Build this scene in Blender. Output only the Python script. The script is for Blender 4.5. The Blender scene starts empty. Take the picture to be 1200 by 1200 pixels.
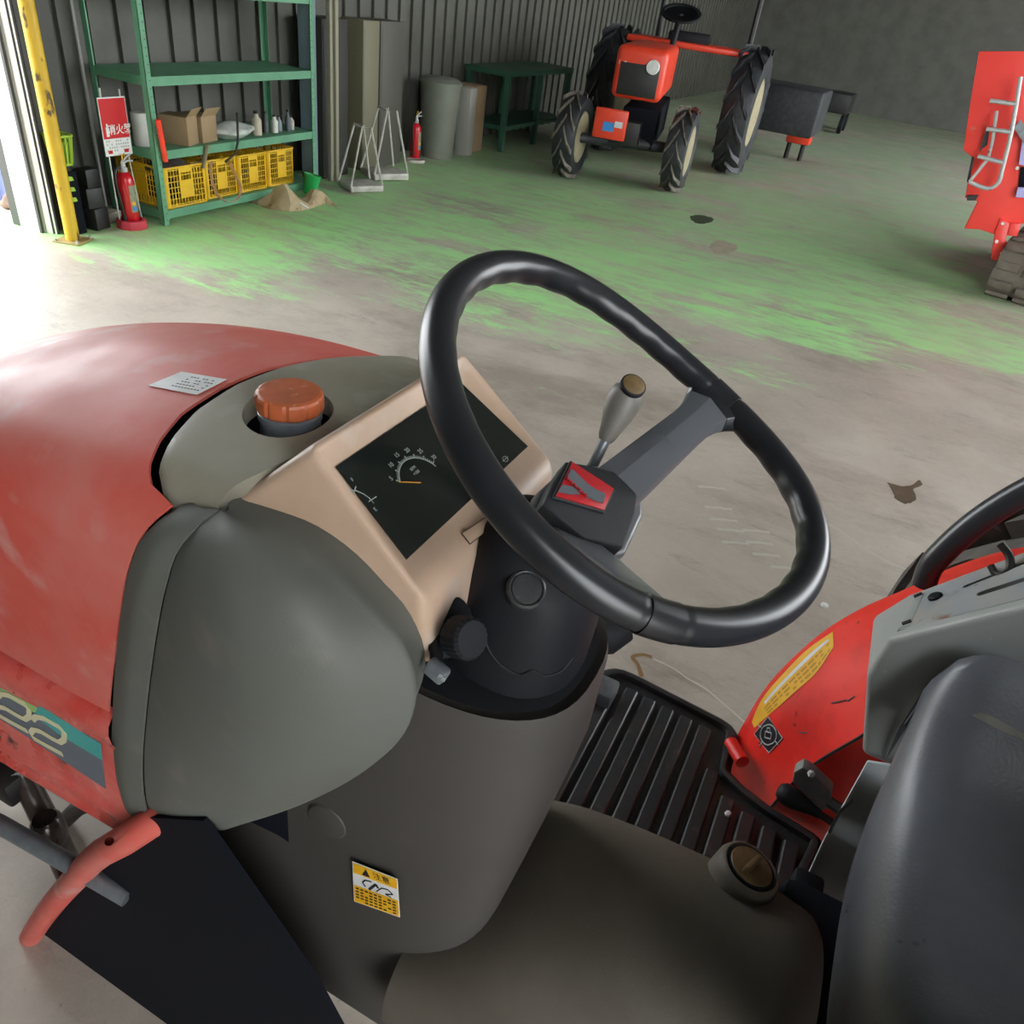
import bpy, bmesh, math, random
from mathutils import Vector, Matrix
random.seed(7)
SC = bpy.context.scene
COL = SC.collection
V = Vector
rad = math.radians

# ---------------------------------------------------------------- camera, world, exposure
CAM = V((-.5452, -.1243, 1.5))
_p, _r, _y = rad(34.4114), rad(8.4709), rad(21.7537)
_d0 = V((math.cos(_y), math.sin(_y), 0))
FW = _d0*math.cos(_p) + V((0, 0, -math.sin(_p)))
_ri = _d0.cross(V((0, 0, 1)))
_up = _ri.cross(FW)
RT = _ri*math.cos(_r) + _up*math.sin(_r)
UP = -_ri*math.sin(_r) + _up*math.cos(_r)
FPX = 901.0
cd = bpy.data.cameras.new('camera')
cd.sensor_width = 36; cd.lens = 36*FPX/1200; cd.clip_start = .02; cd.clip_end = 300
cam = bpy.data.objects.new('camera', cd); COL.objects.link(cam)
cam.matrix_world = Matrix.Translation(CAM) @ Matrix((RT, UP, -FW)).transposed().to_4x4()
SC.camera = cam
w = bpy.data.worlds.new('overcast_sky'); SC.world = w; w.use_nodes = True
bg = w.node_tree.nodes['Background']
bg.inputs[0].default_value = (.93, .97, 1, 1); bg.inputs[1].default_value = 4.0
SC.view_settings.view_transform = 'Standard'; SC.view_settings.look = 'None'
SC.view_settings.gamma = 1; SC.view_settings.use_curve_mapping = False
SC.view_settings.exposure = 1.24
SC.cycles.max_bounces = 6
SC.cycles.caustics_reflective = False; SC.cycles.caustics_refractive = False

def ray(px, py): return FW + RT*((px-600)/FPX) - UP*((py-600)/FPX)
def at(px, py, ax, v):
    """the world point seen at a pixel on the plane axis = v (used to measure real positions off the photograph)"""
    d = ray(px, py); return CAM + d*((v-CAM[ax])/d[ax])
def atp(px, py, pt, n):
    d = ray(px, py); return CAM + d*((pt-CAM).dot(n)/d.dot(n))

# ---------------------------------------------------------------- mesh helpers
def cr(pts, n, closed=False):
    """Catmull-Rom resampling by chord length"""
    pts = [V(p) for p in pts]
    if closed: pts = pts + [pts[0]]
    L = [0]
    for a, b in zip(pts, pts[1:]): L.append(L[-1] + (b-a).length)
    out = []
    m = len(pts)
    for k in range(n):
        s = L[-1]*k/(n if closed else n-1)
        i = 0
        while i < m-2 and L[i+1] < s: i += 1
        h = L[i+1]-L[i] or 1e-9
        t = (s-L[i])/h
        p1, p2 = pts[i], pts[i+1]
        if closed: p0 = pts[i-1] if i > 0 else pts[m-2]; p3 = pts[i+2] if i+2 < m else pts[1]
        else: p0 = pts[i-1] if i > 0 else p1*2-p2; p3 = pts[i+2] if i+2 < m else p2*2-p1
        h0 = (p1-p0).length or h; h2 = (p3-p2).length or h
        m1 = ((p1-p0)/h0 + (p2-p1)/h)*.5*h; m2 = ((p2-p1)/h + (p3-p2)/h2)*.5*h
        t2, t3 = t*t, t*t*t
        out.append(p1*(2*t3-3*t2+1) + m1*(t3-2*t2+t) + p2*(-2*t3+3*t2) + m2*(t3-t2))
    return out

class MB:
    def __init__(s): s.v = []; s.f = []
    def add(s, vs, fs):
        o = len(s.v); s.v += [V(p) for p in vs]; s.f += [tuple(i+o for i in f) for f in fs]; return s
    def box(s, c, d, rot=None):
        x, y, z = d[0]/2, d[1]/2, d[2]/2
        P = [V((i*x, j*y, k*z)) for i in (-1, 1) for j in (-1, 1) for k in (-1, 1)]
        if rot is not None: P = [rot @ p for p in P]
        return s.add([p+V(c) for p in P], [(0,1,3,2),(4,6,7,5),(0,4,5,1),(2,3,7,6),(0,2,6,4),(1,5,7,3)])
    def prism(s, poly, vec):
        n = len(poly); vec = V(vec); a = [V(p) for p in poly]
        return s.add(a+[p+vec for p in a], [tuple(range(n))[::-1], tuple(range(n, 2*n))] + [(i, (i+1)%n, n+(i+1)%n, n+i) for i in range(n)])
    def loft(s, rings, caps=True, closed=False):
        n = len(rings[0]); vs = [p for r in rings for p in r]; m = len(rings); fs = []
        for a in range(m if closed else m-1):
            b = (a+1) % m
            for i in range(n): j = (i+1) % n; fs.append((a*n+i, a*n+j, b*n+j, b*n+i))
        if caps and not closed: fs += [tuple(range(n))[::-1], tuple((m-1)*n+i for i in range(n))]
        return s.add(vs, fs)
    def grid(s, rows):
        n = len(rows[0]); vs = [p for r in rows for p in r]
        return s.add(vs, [(a*n+i, a*n+i+1, (a+1)*n+i+1, (a+1)*n+i) for a in range(len(rows)-1) for i in range(n-1)])
    def tube(s, path, r, seg=12, closed=False, sq=None):
        path = [V(p) for p in path]; m = len(path); rings = []; u = None
        for i, p in enumerate(path):
            if closed: t = path[(i+1) % m]-path[i-1]
            else: t = path[min(i+1, m-1)]-path[max(i-1, 0)]
            t.normalize()
            if u is None:
                u = V((0, 0, 1)) if abs(t.z) < .9 else V((1, 0, 0))
            u = (u - t*u.dot(t)).normalized(); w_ = t.cross(u)
            rr = r[i] if isinstance(r, (list, tuple)) else r
            k = sq or 1
            rings.append([p + (u*math.cos(2*math.pi*j/seg)*k + w_*math.sin(2*math.pi*j/seg))*rr for j in range(seg)])
        return s.loft(rings, closed=closed)
    def lathe(s, prof, o=(0,0,0), axis=(0,0,1), seg=24, mod=None, arc=None):
        axis = V(axis).normalized(); u = axis.orthogonal().normalized(); w_ = axis.cross(u); o = V(o); rings = []
        for (r, h) in prof:
            rings.append([o + axis*h + (u*math.cos(2*math.pi*j/seg) + w_*math.sin(2*math.pi*j/seg))*(max(r, 1e-5)*(mod(j, h) if mod else 1)) for j in range(seg)])
        return s.loft(rings)
    def build(s, name, mat, parent=None, bevel=0, seg=2, solid=0, sub=0, angle=35, smooth=True, off=0, **tags):
        me = bpy.data.meshes.new(name)
        me.from_pydata([tuple(p) for p in s.v], [], s.f)
        bm = bmesh.new(); bm.from_mesh(me)
        bmesh.ops.remove_doubles(bm, verts=bm.verts, dist=1e-6)
        bmesh.ops.recalc_face_normals(bm, faces=bm.faces)
        bm.to_mesh(me); bm.free()
        if smooth:
            for p in me.polygons: p.use_smooth = True
            me.set_sharp_from_angle(angle=rad(angle))
        me.materials.append(mat)
        o = bpy.data.objects.new(name, me); COL.objects.link(o)
        if parent is not None: o.parent = parent
        if solid:
            m = o.modifiers.new('solid', 'SOLIDIFY'); m.thickness = solid; m.offset = off
        if bevel:
            m = o.modifiers.new('bevel', 'BEVEL'); m.width = bevel; m.segments = seg; m.limit_method = 'ANGLE'; m.angle_limit = rad(30); m.harden_normals = False
        if sub:
            m = o.modifiers.new('sub', 'SUBSURF'); m.levels = sub; m.render_levels = sub
        if bevel or sub or solid:
            bake(o, angle if smooth else None)
        for k, v in tags.items(): o[k] = v
        return o

def bake(o, angle=35):
    """apply the modifiers"""
    bpy.context.view_layer.update()
    dg = bpy.context.evaluated_depsgraph_get()
    me = bpy.data.meshes.new_from_object(o.evaluated_get(dg))
    o.modifiers.clear(); old = o.data; o.data = me; me.name = o.name
    bpy.data.meshes.remove(old)
    if angle is not None:
        for p in me.polygons: p.use_smooth = True
        me.set_sharp_from_angle(angle=rad(angle))

def cut(o, *mbs, angle=35):
    """boolean-difference real holes; the cutters are deleted again"""
    for mb in mbs:
        c = mb.build('cutter', o.data.materials[0], o.parent)
        m = o.modifiers.new('b', 'BOOLEAN'); m.operation = 'DIFFERENCE'; m.solver = 'EXACT'; m.object = c
        bake(o, angle)
        me = c.data; bpy.data.objects.remove(c); bpy.data.meshes.remove(me)

def patch(curves, nu, nv, bulge=None):
    """surface through several measured curves; every curve is a list of points"""
    C_ = [cr(c, nv) for c in curves]
    rows = []
    for j in range(nv):
        row = cr([c[j] for c in C_], nu)
        rows.append(row)
    if bulge: rows = [[bulge(p, i/(nu-1), j/(nv-1)) for i, p in enumerate(r)] for j, r in enumerate(rows)]
    return rows

def empty(name, loc=(0,0,0), rz=0, label=None, cat=None, group=None):
    o = bpy.data.objects.new(name, None); COL.objects.link(o)
    o.location = loc; o.rotation_euler = (0, 0, rz); o.empty_display_size = .1
    return tag(o, label, cat, group)
def tag(o, label=None, cat=None, group=None, kind=None):
    if label: o['label'] = label
    if cat: o['category'] = cat
    if group: o['group'] = group
    if kind: o['kind'] = kind
    return o
def copy_obj(o, parent=None, loc=None, rot=None):
    c = o.copy(); COL.objects.link(c)
    if parent is not None: c.parent = parent
    if loc is not None: c.location = loc
    if rot is not None: c.rotation_euler = rot
    return c
def copy_tree(o, parent=None):
    c = o.copy(); COL.objects.link(c); c.parent = parent
    for ch in list(o.children): copy_tree(ch, c)
    return c

def text_mesh(s, size, mat, name, parent, origin, xdir, ydir, align='CENTER', ext=.0004, bold=0):
    """flat lettering laid on a plane given by its two directions"""
    cu = bpy.data.curves.new(name, 'FONT'); cu.body = s; cu.size = size; cu.align_x = align; cu.align_y = 'CENTER'; cu.extrude = ext; cu.offset = bold
    t = bpy.data.objects.new(name, cu); COL.objects.link(t)
    x = V(xdir).normalized(); n = x.cross(V(ydir)).normalized(); y = n.cross(x)
    t.matrix_world = Matrix.Translation(V(origin)) @ Matrix((x, y, n)).transposed().to_4x4()
    bpy.context.view_layer.update()
    dg = bpy.context.evaluated_depsgraph_get()
    me = bpy.data.meshes.new_from_object(t.evaluated_get(dg)); me.name = name
    me.transform(t.matrix_world); bpy.data.objects.remove(t)
    me.materials.clear(); me.materials.append(mat)
    o = bpy.data.objects.new(name, me); COL.objects.link(o)
    if parent is not None: o.parent = parent
    return o

# ---------------------------------------------------------------- materials
def mat(name, col, rough=.5, metal=0, c2=None, ns=8, amt=.5, lo=.4, hi=.65, c3=None, n3=60, lo3=.62, hi3=.7, bump=0, bs=200, rv=0, spec=.5, coat=0, stretch=None, alpha=None, trans=0):
    m = bpy.data.materials.new(name); m.use_nodes = True; nt = m.node_tree; N = nt.nodes; L = nt.links
    b = N['Principled BSDF']; b.inputs['Roughness'].default_value = rough; b.inputs['Metallic'].default_value = metal
    b.inputs['Specular IOR Level'].default_value = spec; b.inputs['Base Color'].default_value = (*col, 1)
    if coat: b.inputs['Coat Weight'].default_value = coat; b.inputs['Coat Roughness'].default_value = .15
    if trans: b.inputs['Transmission Weight'].default_value = trans
    if c2 or bump or c3 or rv:
        tc = N.new('ShaderNodeTexCoord'); src = tc.outputs['Object']
        if stretch:
            mp = N.new('ShaderNodeMapping'); mp.inputs['Scale'].default_value = stretch; L.new(src, mp.inputs[0]); src = mp.outputs[0]
        cur = None
        if c2:
            n = N.new('ShaderNodeTexNoise'); n.inputs['Scale'].default_value = ns; n.inputs['Detail'].default_value = 6; n.inputs['Roughness'].default_value = .6; L.new(src, n.inputs[0])
            r = N.new('ShaderNodeMapRange'); r.inputs[1].default_value = lo; r.inputs[2].default_value = hi; r.inputs[3].default_value = 0; r.inputs[4].default_value = amt; L.new(n.outputs[0], r.inputs[0])
            mx = N.new('ShaderNodeMix'); mx.data_type = 'RGBA'; L.new(r.outputs[0], mx.inputs[0]); mx.inputs[6].default_value = (*col, 1); mx.inputs[7].default_value = (*c2, 1); cur = mx.outputs[2]
        if c3:
            n = N.new('ShaderNodeTexNoise'); n.inputs['Scale'].default_value = n3; n.inputs['Detail'].default_value = 4; L.new(src, n.inputs[0])
            r = N.new('ShaderNodeMapRange'); r.inputs[1].default_value = lo3; r.inputs[2].default_value = hi3; L.new(n.outputs[0], r.inputs[0])
            mx = N.new('ShaderNodeMix'); mx.data_type = 'RGBA'; L.new(r.outputs[0], mx.inputs[0])
            if cur is not None: L.new(cur, mx.inputs[6])
            else: mx.inputs[6].default_value = (*col, 1)
            mx.inputs[7].default_value = (*c3, 1); cur = mx.outputs[2]
        if cur is not None: L.new(cur, b.inputs['Base Color'])
        if bump:
            n = N.new('ShaderNodeTexNoise'); n.inputs['Scale'].default_value = bs; n.inputs['Detail'].default_value = 3; L.new(src, n.inputs[0])
            bp = N.new('ShaderNodeBump'); bp.inputs['Strength'].default_value = bump; bp.inputs['Distance'].default_value = .002; L.new(n.outputs[0], bp.inputs['Height']); L.new(bp.outputs[0], b.inputs['Normal'])
        if rv:
            n = N.new('ShaderNodeTexNoise'); n.inputs['Scale'].default_value = ns*1.7; n.inputs['Detail'].default_value = 5; L.new(src, n.inputs[0])
            r = N.new('ShaderNodeMapRange'); r.inputs[1].default_value = .3; r.inputs[2].default_value = .7; r.inputs[3].default_value = rough-rv; r.inputs[4].default_value = min(1, rough+rv); L.new(n.outputs[0], r.inputs[0]); L.new(r.outputs[0], b.inputs['Roughness'])
    return m

def hexc(h):
    c = [int(h[i:i+2], 16)/255 for i in (0, 2, 4)]
    return tuple(x/12.92 if x <= .04045 else ((x+.055)/1.055)**2.4 for x in c)

M = {}
M['hood'] = mat('faded_red_paint', hexc('ca574b'), .52, c2=hexc('cd8176'), ns=5, amt=.75, c3=hexc('cb9b93'), n3=14, lo3=.58, hi3=.8, bump=.05, bs=90, rv=.1, spec=.32)
M['red'] = mat('bright_red_paint', hexc('f03026'), .42, c2=hexc('b5211c'), ns=9, amt=.6, c3=hexc('6a1512'), n3=40, lo3=.68, hi3=.74, rv=.06, spec=.35)
M['ledge'] = mat('scuffed_red_ledge', hexc('c8463c'), .3, c2=hexc('d98077'), ns=12, amt=.6, c3=hexc('4a2a26'), n3=30, lo3=.64, hi3=.74, rv=.15)
M['cowl'] = mat('grey_green_plastic', hexc('62645e'), .6, c2=hexc('5a5a52'), ns=4, amt=.6, c3=hexc('77736a'), n3=12, lo3=.6, hi3=.85, bump=.12, bs=500, spec=.35)
M['dash'] = mat('warm_grey_plastic', hexc('bda28d'), .45, c2=hexc('a88a6d'), ns=5, amt=.7, c3=hexc('bfb2a8'), n3=16, lo3=.6, hi3=.85, bump=.08, bs=400, rv=.08)
M['cover'] = mat('dusty_olive_grey_plastic', hexc('8e8a7b'), .45, c2=hexc('7f7867'), ns=7, amt=.7, c3=hexc('a09d92'), n3=18, lo3=.58, hi3=.8, bump=.08, bs=300, rv=.12)
M['pillar'] = mat('dark_warm_grey_plastic', hexc('433f3c'), .6, c2=hexc('3b3733'), ns=5, amt=.6, bump=.1, bs=500)
M['tunnel'] = mat('dusty_brown_grey_plastic', hexc('5d564d'), .65, c2=hexc('50483e'), ns=8, amt=.7, c3=hexc('5c5446'), n3=30, lo3=.6, hi3=.8, bump=.15, bs=300)
M['mat'] = mat('dusty_mat_rubber', (.034, .036, .040), .38, c2=(.055, .054, .052), ns=14, amt=.8, c3=(.10, .09, .08), n3=30, lo3=.62, hi3=.72, bump=.2, bs=300)
M['black'] = mat('black_rubber', (.008, .009, .012), .6, c2=(.014, .014, .016), ns=12, amt=.5, bump=.1, bs=300, spec=.25)
M['blackgloss'] = mat('worn_black_rim_plastic', (.012, .013, .016), .3, c2=(.024, .026, .032), ns=18, amt=.4)
M['spoke'] = mat('satin_charcoal_spoke', (.105, .11, .12), .3)
M['pad'] = mat('matt_black_pad', (.014, .015, .018), .6, bump=.25, bs=700)
M['badge_red'] = mat('badge_red', hexc('b8222a'), .35)
M['badge_grey'] = mat('badge_grey', hexc('6c7278'), .35, .3)
M['glass'] = mat('dark_meter_glass', (.008, .011, .010), .12, c2=(.02, .022, .018), ns=14, amt=.4, spec=.4)
M['mark'] = mat('pale_print', hexc('98a09c'), .6)
M['needle'] = mat('orange_needle', hexc('d08a30'), .5)
M['cap'] = mat('rust_orange_plastic', hexc('b85a32'), .5, c2=hexc('94502e'), ns=30, amt=.7, c3=hexc('c98a6a'), n3=70, lo3=.62, hi3=.72)
M['steel'] = mat('dull_galvanised_steel', hexc('a3a9af'), .38, .25, c2=hexc('b9b5aa'), ns=14, amt=.8, c3=hexc('8a6240'), n3=22, lo3=.62, hi3=.72, rv=.12)
M['rod'] = mat('grey_steel_rod', hexc('7d8388'), .35, .4, c2=hexc('5a5d60'), ns=30, amt=.6)
M['oily'] = mat('oily_brown_iron', hexc('3e3530'), .22, .3, c2=hexc('231d1a'), ns=20, amt=.8, bump=.3, bs=80)
M['iron'] = mat('black_iron', (.014, .014, .015), .5, .2, c2=(.03, .028, .025), ns=10, amt=.6)
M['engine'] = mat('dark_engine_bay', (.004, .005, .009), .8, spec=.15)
M['boxgrey'] = mat('mid_grey_plastic', hexc('a0a3a1'), .45, c2=hexc('929590'), ns=6, amt=.6, c3=hexc('aeb0aa'), n3=60, lo3=.7, hi3=.75, bump=.08, bs=400)
M['seat'] = mat('worn_black_vinyl', (.095, .10, .116), .36, c2=(.14, .145, .162), ns=7, amt=.7, bump=.15, bs=260, rv=.1, stretch=(1, 1, 1))
M['tyre'] = mat('dusty_tyre_rubber', hexc('55524e'), .8, c2=hexc('6e6a62'), ns=25, amt=.7)
M['tyredark'] = mat('dark_tyre_rubber', hexc('24272c'), .55, c2=hexc('3b3d3e'), ns=18, amt=.7)
M['lugface'] = mat('worn_lug_edge', hexc('746d61'), .7, c2=hexc('3d3b38'), ns=30, amt=.9)
M['creamrim'] = mat('cream_wheel_rim', hexc('b3a988'), .5, c2=hexc('8a8168'), ns=12, amt=.6)
M['brass'] = mat('dirty_brass_plastic', hexc('76603c'), .5, c2=hexc('4c3e2b'), ns=40, amt=.7)
M['white'] = mat('white_sticker', hexc('dcdcda'), .5, c2=hexc('bfbfbc'), ns=40, amt=.5)
M['yellow_st'] = mat('yellow_sticker', hexc('e8b21c'), .45, c2=hexc('d79a18'), ns=30, amt=.5)
M['decal_grey'] = mat('slate_decal', hexc('5e6570'), .45, c2=hexc('6c7078'), ns=30, amt=.5)
M['decal_teal'] = mat('teal_decal', hexc('3b9a97'), .45, c2=hexc('4aa79c'), ns=12, amt=.6)
M['decal_green'] = mat('lime_decal', hexc('9cc068'), .45, c2=hexc('6fb487'), ns=9, amt=.8)
M['decal_cream'] = mat('cream_decal', hexc('cfc8a4'), .5)
M['ink'] = mat('black_ink', (.012, .012, .014), .6)
M['iconblack'] = mat('icon_black', (.01, .012, .018), .4)
M['knobgrey'] = mat('grey_lever_knob', hexc('6f6b64'), .45, c2=hexc('5d5953'), ns=40, amt=.5)

# ================================================================ the near tractor
T = empty('tractor', (0, 0, 0), label='red and grey compact tractor filling the foreground, with steering wheel and seat', cat='tractor')
WC = V((0, 0, 1.217)); TL = .461
WE1 = V((1, 0, 0)); WE2 = V((0, math.cos(TL), math.sin(TL))); WN = V((0, -math.sin(TL), math.cos(TL)))

# ---- steering wheel
SW = empty('steering_wheel', (0, 0, 0)); SW.parent = T
def rim_pt(t):
    h = -.00425*math.cos(2*t) - .00152*math.sin(2*t) - .00255*math.cos(3*t) + .0011*math.sin(3*t)
    r = .178 - .00189*math.cos(2*t) - .00429*math.cos(3*t) - .0007*math.sin(3*t)
    return WC + (WE1*math.cos(t) + WE2*math.sin(t))*r + WN*h
NR = 360; rings = []
seams = [rad(a) for a in (349.5, 340.5, 206, 215.5)]
for i in range(NR):
    t = 2*math.pi*i/NR; p = rim_pt(t); out = (WE1*math.cos(t)+WE2*math.sin(t))
    rr = .0136
    for s_ in seams:
        d = abs((t-s_+math.pi) % (2*math.pi)-math.pi)
        if d < .012: rr *= .955
    ring = []
    grip = 0 if any(abs((t-c+math.pi) % (2*math.pi)-math.pi) < .16 for c in (rad(345), rad(210.7))) else 1
    for j in range(28):
        a = 2*math.pi*j/28
        k = rr*(1 + grip*.04*max(0, -math.cos(a-.5))**1.5*math.cos(t*34))
        ring.append(p + (out*math.cos(a) + WN*math.sin(a))*k)
    rings.append(ring)
MB().loft(rings, closed=True).build('rim', M['blackgloss'], SW)
# mould line running round the rim top
# hub base and pad
HD = .068
HP = WC - WN*HD
pad_px = [(664,540),(693,545),(720,552),(748,577),(745,602),(731,641),(686,630),(650,601),(637,590),(647,566)]
pad = [atp(x, y, HP, WN) for x, y in pad_px]
pc = sum(pad, V())/len(pad)
def scaled(poly, c, k, dz): return [c + (p-c)*k + WN*dz for p in poly]
PB = MB().loft([scaled(pad, pc, 1.0, -.016), scaled(pad, pc, 1.0, -.002), scaled(pad, pc, .97, 0)])
PB.build('hub_pad', M['pad'], SW, bevel=.0015)
HB = HP - WN*.017
hb = [atp(x, y, HB, WN) for x, y in [(662,547),(695,545),(722,552),(752,576),(754,604),(733,650),(690,660),(655,648),(618,602),(632,575)]]
hbc = sum(hb, V())/len(hb)
MB().loft([scaled(hb, hbc, .80, -.035), scaled(hb, hbc, 1.0, -.012), scaled(hb, hbc, 1.0, -.001), scaled(hb, hbc, .94, .0015)]).build('hub_base', M['spoke'], SW, bevel=.002)
MB().lathe([(.03, -.02), (.028, -.1), (.022, -.14)], pc, WN).build('hub_boss', M['black'], SW)
bd_px = [(668,543),(718,575),(706,601),(648,584)]
bd = [atp(x, y, HP, WN) for x, y in bd_px]; bc = sum(bd, V())/4
MB().loft([scaled(bd, bc, 1.06, -.001), scaled(bd, bc, 1.06, .002), scaled(bd, bc, 1.0, .0025)]).build('badge_frame', M['pad'], SW, bevel=.0007)
bg_ = MB().loft([scaled(bd, bc, .97, .001), scaled(bd, bc, .97, .0035)]).build('badge', M['badge_red'], SW, bevel=.0004)
def on_badge(px, h=.0034): return [atp(x, y, HP+WN*h, WN) for x, y in px]
s1 = on_badge([(668,551),(671,552),(680,561),(690,570),(700,576),(709,580),(706,590),(698,588),(688,583),(678,576),(667,565),(664,560)])
s2 = on_badge([(658,569),(671,572),(679,580),(668,580),(654,577)])
E1 = MB(); E1.prism(s1, WN*.0016); E1.prism(s2, WN*.0016)
E1.build('badge_emblem', M['badge_grey'], bg_, smooth=False)
e_a, e_b = on_badge([(665,564)], .0036)[0], on_badge([(683,581)], .0036)[0]
text_mesh('YANMAR', .0058, M['badge_red'], 'badge_lettering', bg_, (e_a+e_b)/2+WN*.002, e_b-e_a, WN.cross(e_b-e_a), ext=.0006)

def spoke(t, px_side=1):
    end = rim_pt(t); out = (WE1*math.cos(t)+WE2*math.sin(t)).normalized(); side = WN.cross(out)
    start = pc + out*.038 - WN*.020
    e = end - out*.004 + WN*.001
    rings = []
    for k, u in enumerate([0, .12, .3, .5, .7, .78, .84, .89, .93, .97, 1.0]):
        c = start.lerp(e, u) + WN*(.010*math.sin(math.pi*u)*0)
        wd = (.0265 - .009*u if t > 4 else .040 - .020*u) + (.022*max(0, (u-.72)/.28)**2.4 if t > 4 else 0)
        th = .009
        rings.append([c - side*wd - WN*th*.3, c - side*(wd*.80) + WN*th, c + WN*(th+.0018) + side*wd*.25, c + side*(wd*.96) + WN*th*.15, c + side*wd - WN*th*.8, c - WN*(th+.006), c - side*wd*.9 - WN*th])
    MB().loft(rings[:-3] if t > 4 else rings).build('spoke', M['spoke'], SW, bevel=.0010, angle=25)
    if t > 4: MB().loft(rings[-4:]).build('spoke_end', M['blackgloss'], SW, bevel=.0010, angle=25)
    # moulded fillet where spoke meets rim
    path = [rim_pt(t+a) for a in [-.079+.158*i/10 for i in range(11)]]
    MB().tube(path, .0142, 24).build('spoke_clamp', M['blackgloss'], SW)
spoke(rad(345)); spoke(rad(210.7))

# ---- forward-reverse lever
LV = empty('shuttle_lever', (0, 0, 0)); LV.parent = T
kb, kt = at(711, 512, 0, .085), at(735, 462, 0, .105)
ax = (kt-kb).normalized(); Lk = (kt-kb).length
MB().lathe([(.0065, -.004), (.0085, 0), (.0105, Lk*.2), (.0145, Lk*.5), (.0168, Lk*.78), (.0168, Lk*.95), (.014, Lk*1.12), (.0105, Lk*1.17), (.0, Lk*1.17)], kb, ax, 28).build('knob', M['knobgrey'], LV, angle=50)
tocam = (CAM-kt).normalized(); cc = kt + ax*.003
dk = V((-.35, -.35, .87)).normalized()
MB().lathe([(.0105, -.003), (.0113, .0), (.0095, .0012), (.0, .0012)], kt + dk*.0158, dk, 24).build('knob_cap', M['brass'], LV)
MB().lathe([(.0123, -.004), (.0123, -.0005), (.0108, .0004)], kt + dk*.0158, dk, 24).build('cap_ring', M['black'], LV)
lv0 = V((.03, .075, 1.03))
MB().tube([kb + ax*.004, kb - ax*.03, lv0.lerp(kb, .4), lv0], [.0052, .0052, .006, .007], 12).build('lever_rod', M['rod'], LV)

# ---- hood
def hz(x): return 1.152 - .034*(min(abs(x), .19)/.18)**2
prof = [(-.2, .795), (-.202, .86), (-.2025, .94), (-.2025, 1.0), (-.2015, 1.04), (-.198, 1.07), (-.190, 1.092), (-.177, 1.108), (-.160, 1.1200), (-.135, 1.1300), (-.1, 1.1405), (-.06, 1.147), (0, 1.152)]
prof = prof + [(-x, z) for x, z in prof[-2::-1]]
def cover_front(x):
    pts = [(-.176, .318), (-.172, .340), (-.160, .356), (-.135, .369), (-.1, .377), (-.05, .376), (0, .366), (.05, .351), (.1, .333), (.15, .318), (.176, .30)]
    for (a, ya), (b, yb) in zip(pts, pts[1:]):
        if a <= x <= b: return ya + (yb-ya)*(x-a)/(b-a)
    return pts[0][1] if x < 0 else pts[-1][1]
def hood_rear(x, z):
    if abs(x) <= .176 and z > 1.09: return cover_front(x) + .011
    # along the side cowl
    pts = [(.78, .448), (.81, .441), (.9, .410), (1.021, .369), (1.06, .353), (1.09, .338), (1.11, .322)]
    if z <= pts[0][0]: return pts[0][1]
    for (a, ya), (b, yb) in zip(pts, pts[1:]):
        if a <= z <= b: return ya + (yb-ya)*(z-a)/(b-a)
    return .325
ppts = cr([V((x, 0, z)) for x, z in prof], 121)
rows = []
for q in ppts:
    x, z = q.x, q.z; y0 = hood_rear(x, z); row = []
    for k in range(40):
        u = k/39; y = y0 + (1.25-y0)*u**1.1
        d = max(0, y-.32); drop = .46*d*d; nose = max(0, y-1.05)
        f = max(0, (z-.80)/.352)
        zz = z - drop*max(0, f) - nose*nose*3*max(0, f); xx = x*(1-.03*d-.9*nose*nose)
        row.append(V((xx, y, zz)))
    rows.append(row)
MB().grid(rows).build('hood', M['hood'], T, solid=.003, off=-1)
# inner edge lip beside the fuel cover (dark gap below)
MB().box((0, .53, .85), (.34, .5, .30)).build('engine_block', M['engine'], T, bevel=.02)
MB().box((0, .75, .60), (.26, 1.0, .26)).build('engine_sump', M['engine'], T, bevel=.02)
# lower side panel with ledge and decals
XP = -.206
led = []
for y0, z0 in [(.4345, .797), (.56, .787), (.7, .777), (.9, .76), (1.2, .73)]:
    led.append([V((-.196, y0, z0+.006)), V((-.204, y0, z0+.004)), V((-.2115, y0, z0-.006)), V((-.214, y0, z0-.018)), V((-.213, y0, z0-.034)), V((-.2105, y0, z0-.040)), V((-.2105, y0, z0-.046))])
MB().grid(led).build('side_ledge', M['ledge'], T, angle=60)
lp_ = []
for y0, zt in [(.440, .753), (.56, .744), (.7, .733), (.9, .716), (1.2, .686)]:
    o_ = [(-.2105, .0), (-.2085, -.006), (-.2085, -.128), (-.2105, -.134), (-.2150, -.142), (-.2110, -.156), (-.2110, -.166), (-.2155, -.172), (-.210, -.188), (-.200, -.198), (-.185, -.204)]
    lp_.append([V((x, y0, zt+dz)) for x, dz in o_])
MB().grid(lp_).build('lower_side_panel', M['ledge'], T, angle=60)
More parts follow.
